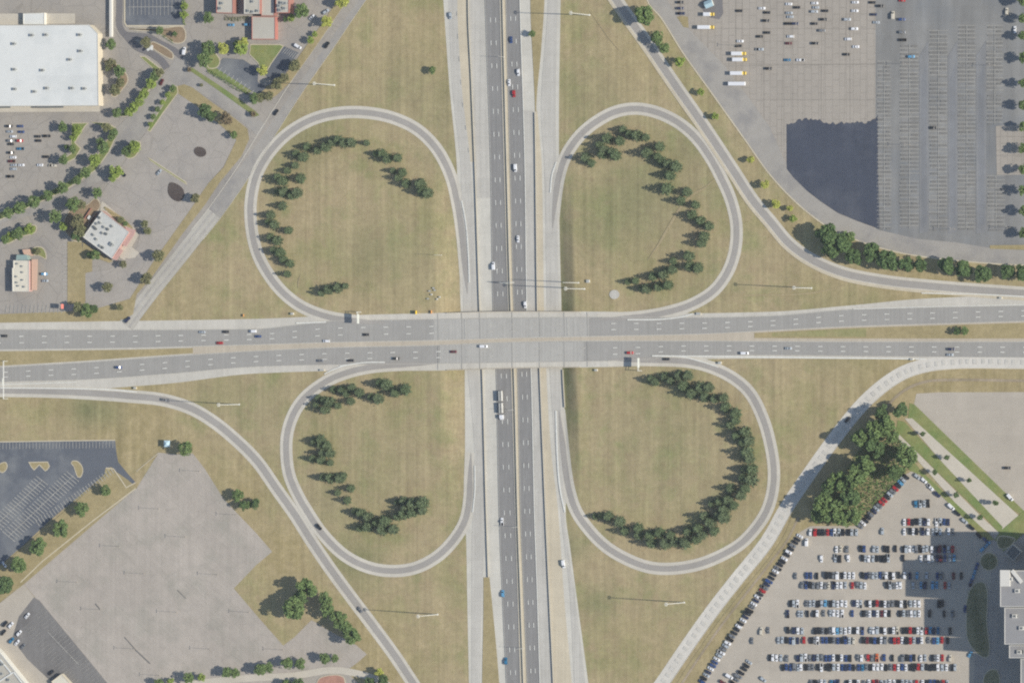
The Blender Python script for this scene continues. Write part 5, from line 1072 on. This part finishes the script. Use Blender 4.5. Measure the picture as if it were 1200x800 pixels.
# ================================================================== the air: thin even haze round camera, ground and everything on it
hm = bpy.data.materials.new('haze'); hm.use_nodes = True; ht = hm.node_tree; ht.nodes.clear()
ho = ht.nodes.new('ShaderNodeOutputMaterial'); hv = ht.nodes.new('ShaderNodeVolumePrincipled'); ht.links.new(hv.outputs[0], ho.inputs['Volume'])
hv.inputs['Density'].default_value = 1.15e-5; hv.inputs['Color'].default_value = (.86, .92, 1, 1)
mb = MB(); mb.box((600, 0, (4750-6)/2), (12400, 12400, 4756)); hz = link('haze', mb.done('haze', hm)); hz['kind'] = 'stuff'; hz['label'] = 'thin pale haze in the air'
# ================================================================== cars
CODE = {'W':'white','K':'black','S':'silver','G':'grey','R':'red','B':'blue','D':'dark blue','T':'light blue','L':'teal','O':'orange','M':'maroon','E':'beige','Y':'yellow'}
crn = random.Random(5)
def pick(col, r=None):
    x = crn.random()
    return 'sedan' if x < .47 else ('suv' if x < .84 else ('pickup_truck' if x < .95 else 'van'))
KL = {'sedan':'sedan','suv':'SUV','pickup_truck':'pickup','van':'van'}
def dk(c):                       # the dark ones differ a little; some fill shadows between parked cars
    return c if c != 'K' else crn.choice('KGKGDSKK')
# the south-east car park, line by line from the north: (row, "u colour ...")
SEL = [
 (590, '1073L 1078.5S 1083S 1087.5K'),
 (611.5, '1059.5W 1064.5R 1069K 1073.5K 1078S 1083D 1088W 1097.5W 1102S 1106B 1111K'),
 (622.5, '1034S 1059.5W 1066K 1070W 1074K 1081D 1087.5W 1093S 1097.5K 1102S 1111.5W 1116.5K'),
 (643, '980W 985E 992.5K 1008K 1012.5B 1024K 1028S 1036K 1040.5K 1049K 1058K 1062S 1066W 1070S 1074G 1078K 1082K 1086S 1092W 1097D 1101M 1106.5B 1111.5K 1116R'),
 (654, '962.5W 979K 984K 994W 1010K 1014S 1018W 1023S 1027K 1032K 1036.5K 1041S 1058K 1079W 1085K 1088.5W 1092.5S 1098D 1102M 1107B 1113K 1118T'),
 (674, '932K 945B 950B 957K 968K 973K 976.5G 981W 986K 990W 995W 1000W 1010K 1015K 1019K 1023K 1027S 1031B 1035K 1038.5W 1043.5K 1047W 1053K 1060W 1066D 1074.5T 1086K 1098B 1103K 1117M 1126K'),
 (685.5, '940K 944.5B 949K 953K 958.5K 962.5W 967G 971E 976.5K 981W 985.5W 990.5S 998.5R 1005K 1009S 1013.5W 1039K 1043S 1047K 1051W 1055W 1070K 1079T 1084D 1093T 1097.5T 1107R 1112K'),
 (707, '926K 930S 934.5W 945K 949S 953.5K 958K 963S 967T 973K 977K 981.5W 986.5W 991W 1000K 1004.5W 1008.5K 1016K 1019.5W 1023K 1027.5R 1033K 1037W 1041.5K 1046K 1051K 1056W 1061K 1067S 1072W 1077W 1100K 1104K'),
 (718.5, '923K 936K 939.5S 946K 954K 957.5W 965K 973K 977W 981.5W 987W 998.5B 1011K 1015.5K 1019W 1023.5D 1028W 1033M 1037.5W 1042K 1054K 1059K 1063.5K 1068W 1072S 1077W 1089K 1106K 1116K'),
 (738.5, '892E 900K 923K 930K 935W 940S 955K 959.5K 964K 968K 973K 977W 981T 985.5S 990.5W 995.5W 1000.5K 1005W 1010.5B 1020K 1023.5W 1028S 1032.5K 1037W 1042.5K 1047W 1051.5E 1058K 1062K 1066.5R 1071K 1075.5W 1080W 1085.5R 1090T 1094D 1099L 1113K'),
 (750, '881K 912K 916.5S 921K 926B 930S 934.5K 942R 950K 954.5K 958W 963.5B 968B 972.5K 977K 981.5B 986K 990.5B 995S 1000.5E 1011K 1016M 1020.5K 1025B 1029K 1032.5W 1037.5K 1044K 1048R 1052.5R 1057W 1062K 1066.5R 1071S 1075.5K 1080W 1088K 1094B 1098.5T 1103.5R 1110K'),
 (770.5, '902K 905.5W 910W 915K 922K 935K 939.5S 944W 949K 953.5K 958S 963K 967.5B 972B 976.5W 981.5K 986W 991B 996K 1005K 1009.5W 1017R 1022G 1027.5O 1036B 1045.5K 1058K 1062.5K 1067B 1071K 1079W 1084S 1092K 1095.5K 1099W 1104R 1113.5E'),
 (781.5, '917K 921B 926B 931K 935K 938.5W 943.5K 948K 952K 958K 962.5W 967.5K 972K 977S 982W 986.5B 991D 995.5B 1000K 1006B 1010.5L 1015K 1019.5K 1024W 1028.5W 1033.5W 1038K 1043.5K 1048R 1052.5W 1057B 1061.5W 1066.5K 1071K 1076R 1081S 1085.5K 1090K 1094.5K 1099W 1104K 1109W 1115.5K 1119S'),
 (800, '950K 955K 959K 962.5W 966.5K 974L 978B 982K 992K 996W 1001K 1005.5W 1012K 1018W 1023R 1027.5M 1033S 1038S 1042.5W 1047.5W 1053K 1057.5S 1062.5S 1067S 1074R 1081W 1085.5K 1090B 1095B 1099K 1105R 1110K'),
]
for i, (v, txt) in enumerate(SEL):
    for j, it in enumerate(txt.split()):
        u, c = float(it[:-1]), it[-1]; col = CODE[dk(c)]; k = pick(c)
        car(u+.4, v+crn.uniform(-.5, .5), 90 if crn.random() < .6 else 270, col, k, f'{col} {KL[k]} in the southeast car park, {od(j+1)} from the west in its {od(i+1)} line', 'cars in the southeast car park', z=.09)
def line_cars(p0, p1, txt, ang, phrase, group, z=.09, jit=.3):
    p0, p1 = np.array(p0, float), np.array(p1, float); T = txt.replace(' ', ''); n = len(T)
    j = 0
    for i, c in enumerate(T):
        if c == '.': continue
        p = p0+(p1-p0)*(i/(n-1)); j += 1; col = CODE[dk(c)]; k = pick(c)
        car(p[0]+crn.uniform(-jit, jit), p[1]+crn.uniform(-jit, jit), ang+(180 if crn.random() < .4 else 0), col, k, f'{col} {KL[k]} {phrase}, {od(j)} from the north', group, z)
line_cars((937,627.5), (822.5,798), 'WKKKKWKWKKKWKKBKKRKWKWKKKKWKWKKKKWKKWKWBBWKKKB', -30, 'in the slanting line along the southeast ramp', 'cars in the slanting line by the southeast ramp')
line_cars((1062,558.5), (1008,616), 'KSTKRKSKRRKSKKKKWK', -42, 'in the slanting line below the wood', 'cars in the slanting line below the wood')
line_cars((877.5,775), (860,800), 'KKKKKKK', -33, 'in the short slanting line at the southern edge', 'cars in the short slanting line')
for j, (u, c) in enumerate(((950,'W'),(955.5,'R'),(960,'K'),(964.5,'K'),(970,'R'),(974.5,'B'),(978.5,'W'),(983.5,'S'),(988,'K'),(994,'K'),(998.5,'S'),(1004,'S'))):
    col = CODE[c]; k = pick(c); car(u, 623.5, 90, col, k, f'{col} {KL[k]} parked nose to the wood, {od(j+1)} from the west', 'cars parked nose to the wood', z=.09)
for j, (u, v, c, a) in enumerate(((1075,558,'S',-45),(1083,562.5,'W',-45),(1090.5,570.5,'W',-48),(1098.5,579,'D',-45),(1115,593.5,'W',-45),(1122,601,'K',-42),(1130.5,610,'S',-42),(1138.5,617.5,'K',-42),(1147,627,'K',-50),(1155,632.5,'B',-45),(1152.5,642.5,'T',42),(1157.5,637.5,'T',42),(1145,663,'B',75),(1143,668,'T',72),(1141,674,'T',72),(1138,682,'B',72),(1131,713,'B',85),(1137,766,'T',60))):
    col = CODE[c]; k = pick(c); car(u, v, a, col, k, f'{col} {KL[k]} kerbside at the southeast lot edge, {od(j+1)} from the north', 'kerbside cars of the southeast car park', z=.09)
for u, v, c, a, lb in ((945.5,635,'W',90,'white {} standing apart below the wood, at the lot corner'),(892,739.5,'E',90,'beige {} on its own west of the lines'),(855,792,'W',-33,'white {} slanting beside the short dark line'),(847,799,'M',-33,'maroon {} cut by the southern edge of the photo'),(894.5,795.5,'S',-40,'silver {} slanting by itself near the southern edge'),
                       (1181,548,'K',0,'black {} alone in the far eastern lot'),(1184,582.5,'W',-50,'white {} at the kerb of the far eastern lot')):
    k = 'suv' if c != 'W' else 'van'; car(u, v, a, CODE[c], k, lb.format(KL[k]), None, z=.09)
# the north-east car park
NE_ = [(866.5,13,'K'),(867.5,48.5,'W'),(865.5,54,'K'),(893,10,'W'),(899,15,'K'),(898,24.5,'K'),(899,38.5,'K'),(890,43,'K'),(890.5,58,'S'),(797.5,3,'K'),(797.5,10,'D'),(798,16,'D'),(924.5,5,'W'),(934,9,'K'),(925,15.5,'S'),(926,20,'S'),(923,28,'K'),(932,28,'D'),(926.5,43,'W'),(924,51,'M'),(922.5,70.5,'L'),(938,70.5,'W'),(955,4,'W'),(956,9,'S'),(954.5,13.8,'S'),(967,13,'K'),(965.5,23,'K'),(954,28,'K'),(963.5,36,'G'),(955.5,51,'K'),(1002.5,3,'W'),(1002,13,'W'),(993,23,'S'),(1001.5,34,'W'),(994,46,'W'),(1003,55,'W'),(991.5,64,'K'),(901,80.5,'K'),(1022.5,3.2,'K'),(1032,7.3,'K'),(1024,17.3,'D'),(1027,26.5,'S'),(1057,.8,'R'),(1057,23,'B'),(1057.5,38,'G'),(1057.5,47,'K'),(1068,66.5,'T'),(1093,149.8,'K')]
for j, (u, v, c) in enumerate(sorted(NE_)):
    col = CODE[c]; k = pick(c); car(u, v, 0 if crn.random() < .6 else 180, col, k, f'{col} {KL[k]} scattered in the northeast car park, {od(j+1)} from the west', 'cars in the northeast car park', z=.2 if u > 1024 else .09)
car(1046.7,18,90,'beige','van','beige van parked crosswise at the edge of the grey stalls',None,.2); car(1180,13.5,90,'beige','suv','beige SUV near the northeastern corner of the photo',None,.2); car(1189.5,35,90,'white','sedan','white sedan between two tree shadows at the eastern edge',None,.2)
for j, (u, v, L) in enumerate(((831,17,7),(827.5,32.2,11.0),(866,63,9.6),(867,70,9.4),(865.5,86,10.6))): box_truck(u, v, 0, L, 'yellow', f'white box truck with yellow cab in the northeast lot, {od(j+1)} from the north', 'box trucks in the northeast lot')
box_truck(864, 98.3, 0, 11.5, 'white', 'plain white box trailer below the yellow-cab trucks', None, cab=False)
# the store car park and the hotel
TL = [(11,148,'K'),(23.7,148,'B'),(11.5,154.3,'S'),(25,154.7,'B'),(15.5,160,'W'),(23.5,165,'R'),(12.5,169,'K'),(24,174.4,'L'),(13,179,'K'),(15.5,184.5,'W'),(13.5,189,'M'),(25,193.5,'W'),(16,198,'S'),(12.5,206.8,'K'),(12.5,165,'G'),(16,193.5,'S'),(44,160,'K'),(55,159.5,'K'),(45,165,'K'),(47,193.5,'W'),(62,194,'E'),(53.5,183.8,'K')]
for j, (u, v, c) in enumerate(sorted(TL)):
    col = CODE[c]; k = pick(c); car(u, v, 0 if crn.random() < .5 else 180, col, k, f'{col} {KL[k]} in the car park of the big store, {od(j+1)} from the west', 'cars in the store car park', z=.09)
car(216,60,82,'white','van','white van at the junction below the dark lot'); car(189.5,96.5,65,'maroon','sedan','maroon sedan on the store drive beside the hedge row'); car(349.5,54.5,-32,'white','van','white van parked slantwise below the hotel canopy')
car(382,14,35,'silver','suv','silver SUV between the two yellow trees by the northwest ramp'); car(365.5,20.5,40,'white','sedan','white sedan near the shadow of a yellow tree by the hotel'); car(271,29.5,0,'light blue','sedan','light blue sedan west of the hotel canopy'); car(290,29,0,'light blue','suv','light blue SUV in the shade of the hotel canopy')
car(186.5,202,50,'silver','sedan','silver sedan at the kerb of the restaurant lot'); car(144.5,203.5,-55,'black','suv','black SUV beside the lime tree near the thicket'); car(52,321,0,'light blue','suv','light blue SUV beside the cream-roofed cafe',None,.2); car(53,329,0,'silver','sedan','silver sedan beside the cream-roofed cafe',None,.2)
# the south-west lots
for u, v, c, a, lb in ((5,661,'W',-55,'white {} under the tree strip at the western edge'),(6,730.5,'K',50,'black {} at the western edge near the corner building'),(13,732,'W',52,'white {} just east of the black one near the corner building'),(4,740.5,'K',50,'black {} nearest the corner building'),(22.5,741.5,'W',50,'white {} on its own on the grey lot'),(13.5,750,'L',50,'teal {} near the corner building'),(20,752.5,'W',50,'white {} just east of the teal one'),(32,721,'W',52,'white {} at the northern tip of the grey lot'),(60,787.5,'K',40,'black {} by the cream kiosk'),(27,757,'G',50,'grey {} east of the teal and white pair')):
    k = pick(c); car(u, v, a, CODE[c], k, lb.format(KL[k]), 'cars in the southwest lots', z=.2)
# traffic
for u, v, c, a, k, lb in (
 (5,393.5,'K',180,'sedan','black sedan driving west on the road at the western edge'),(149.5,374.5,'D',48,'suv','dark SUV turning onto the northwest ramp from the road'),(237,389,'S',180,'sedan','silver sedan driving west on the road below the ramp mouth'),(264.5,388.7,'K',180,'sedan','black sedan westbound between a silver and a white car'),(296.5,388,'W',180,'van','white van westbound just east of the black sedan'),
 (257.5,401.8,'R',180,'suv','red SUV in the inner westbound lane of the road'),(302.5,394,'B',180,'sedan','blue sedan westbound just below the white van'),(382.5,399.5,'W',180,'suv','white SUV in the inner westbound lane'),(428.5,392,'K',180,'sedan','black sedan westbound near the pale overhead sign'),
 (139.5,430.3,'B',0,'suv','blue SUV eastbound on the western stretch of the road'),(375.5,422.5,'G',0,'sedan','grey sedan eastbound above the southwest loop exit'),(411,422.2,'K',0,'sedan','black sedan eastbound above the southwest loop'),(464.5,420,'K',0,'suv','black SUV eastbound above the southwest conifers'),(531.5,412,'M',0,'sedan','maroon sedan eastbound at the western end of the overpass'),(567,405.7,'W',0,'van','white van eastbound on the overpass'),
 (738.5,413.2,'R',0,'suv','red SUV eastbound just east of the overpass'),(781,420.6,'K',0,'sedan','black sedan entering the southeast loop'),(873,413.7,'W',0,'van','white van eastbound beyond the southeast loop'),(924,408,'S',0,'sedan','silver sedan eastbound above the eastern wedge'),(1115,409,'D',0,'suv','dark SUV eastbound near the eastern edge'),(1113.5,415.6,'S',0,'sedan','silver sedan eastbound just below the dark SUV'),
 (528,18.7,'S',-88,'suv','silver SUV on the western collector road at the northern edge'),(599,47,'B',-88,'sedan','blue sedan northbound on the freeway near the northern edge'),(607.7,85,'W',-88,'suv','white SUV in the outer northbound freeway lane'),(596.8,97,'W',-88,'sedan','white sedan in the inner northbound lane, beside the median'),(602.4,110,'R',-88,'suv','red SUV northbound on the freeway'),(604.3,197,'W',-88,'van','white van northbound on the freeway level with the northern loops'),
 (607.2,280,'W',-88,'sedan','white sedan northbound above the overpass'),(615.7,357,'W',-88,'suv','white SUV coming out from under the overpass northbound'),(578.5,311.5,'W',92,'van','white van southbound on the freeway above the overpass'),(588.5,611,'W',92,'pickup_truck','white pickup southbound on the freeway level with the southern loops'),(589.5,695,'T',92,'suv','light blue SUV southbound on the freeway'),(593,774,'L',92,'suv','teal SUV southbound near the southern edge'),
 (660.5,660.5,'W',-82,'van','white van on the eastern collector road below the southern loops'),(374,617,'K',-52,'suv','black SUV on the southwest loop ramp'),(422,714,'G',-52,'sedan','grey sedan on the southwest ramp'),(192,468.3,'G',-10,'sedan','grey sedan at the start of the southwest ramp'),(383.2,53,'K',56,'suv','black SUV on the northwest ramp beside the yellow trees'),(323.5,131.8,'K',56,'sedan','black sedan on the northwest ramp at the driveway mouth'),(993,491.5,'K',48,'sedan','black sedan on the pale southeast ramp beside the wood')):
    car(u, v, a, CODE[c], k, lb, 'traffic on the roads', z=.2, flat=(370 < v < 430 and 500 < u < 700))
# the flatbed lorry on the southbound freeway
u0, v0 = 587.8, 474; z0 = H(u0, v0)+.165; o = empty('flatbed_truck', tuple(G(u0, v0, z0+1)[:2])+(z0,), heading(u0, v0, -88)); tag(o, 'long flatbed lorry with white cab on the southbound freeway below the overpass', 'truck')
mb = MB(); mb.box((8.0,0,1.7), (2.4,2.4,2.6)); mb.box((9.6,0,1.1), (.9,2.2,1.4)); link('cab', mb.done('cab', PAINT['white']), o); mb = MB(); mb.add([(9.25,-1.05,2.9),(9.25,1.05,2.9),(9.22,1.05,1.95),(9.22,-1.05,1.95)], [(0,1,2,3),(3,2,1,0)]); link('windshield', mb.done('windshield', M['glass']), o)
for x in (-5.8, 2.2):
    mb = MB(); mb.box((x,0,1.2), (7.2,2.4,.25)); link('flatbed', mb.done('flatbed', M['darkmetal']), o)
    for s_ in (-1, 1): mb = MB(); mb.box((x, s_*.82, 2.3), (6.8,.75,2.0)); link('load', mb.done('load', M['trim_pale'] if s_ > 0 else M['hvac']), o)
for x in (-8.2,-3.4,-.2,4.8,7.4,9.3):
    for s_ in (-1, 1): mb = MB(); mb.tube((x, s_*.9, .5), (x, s_*1.2, .5), .5, .5, 12); link('wheel', mb.done('wheel', M['tyre']), o)
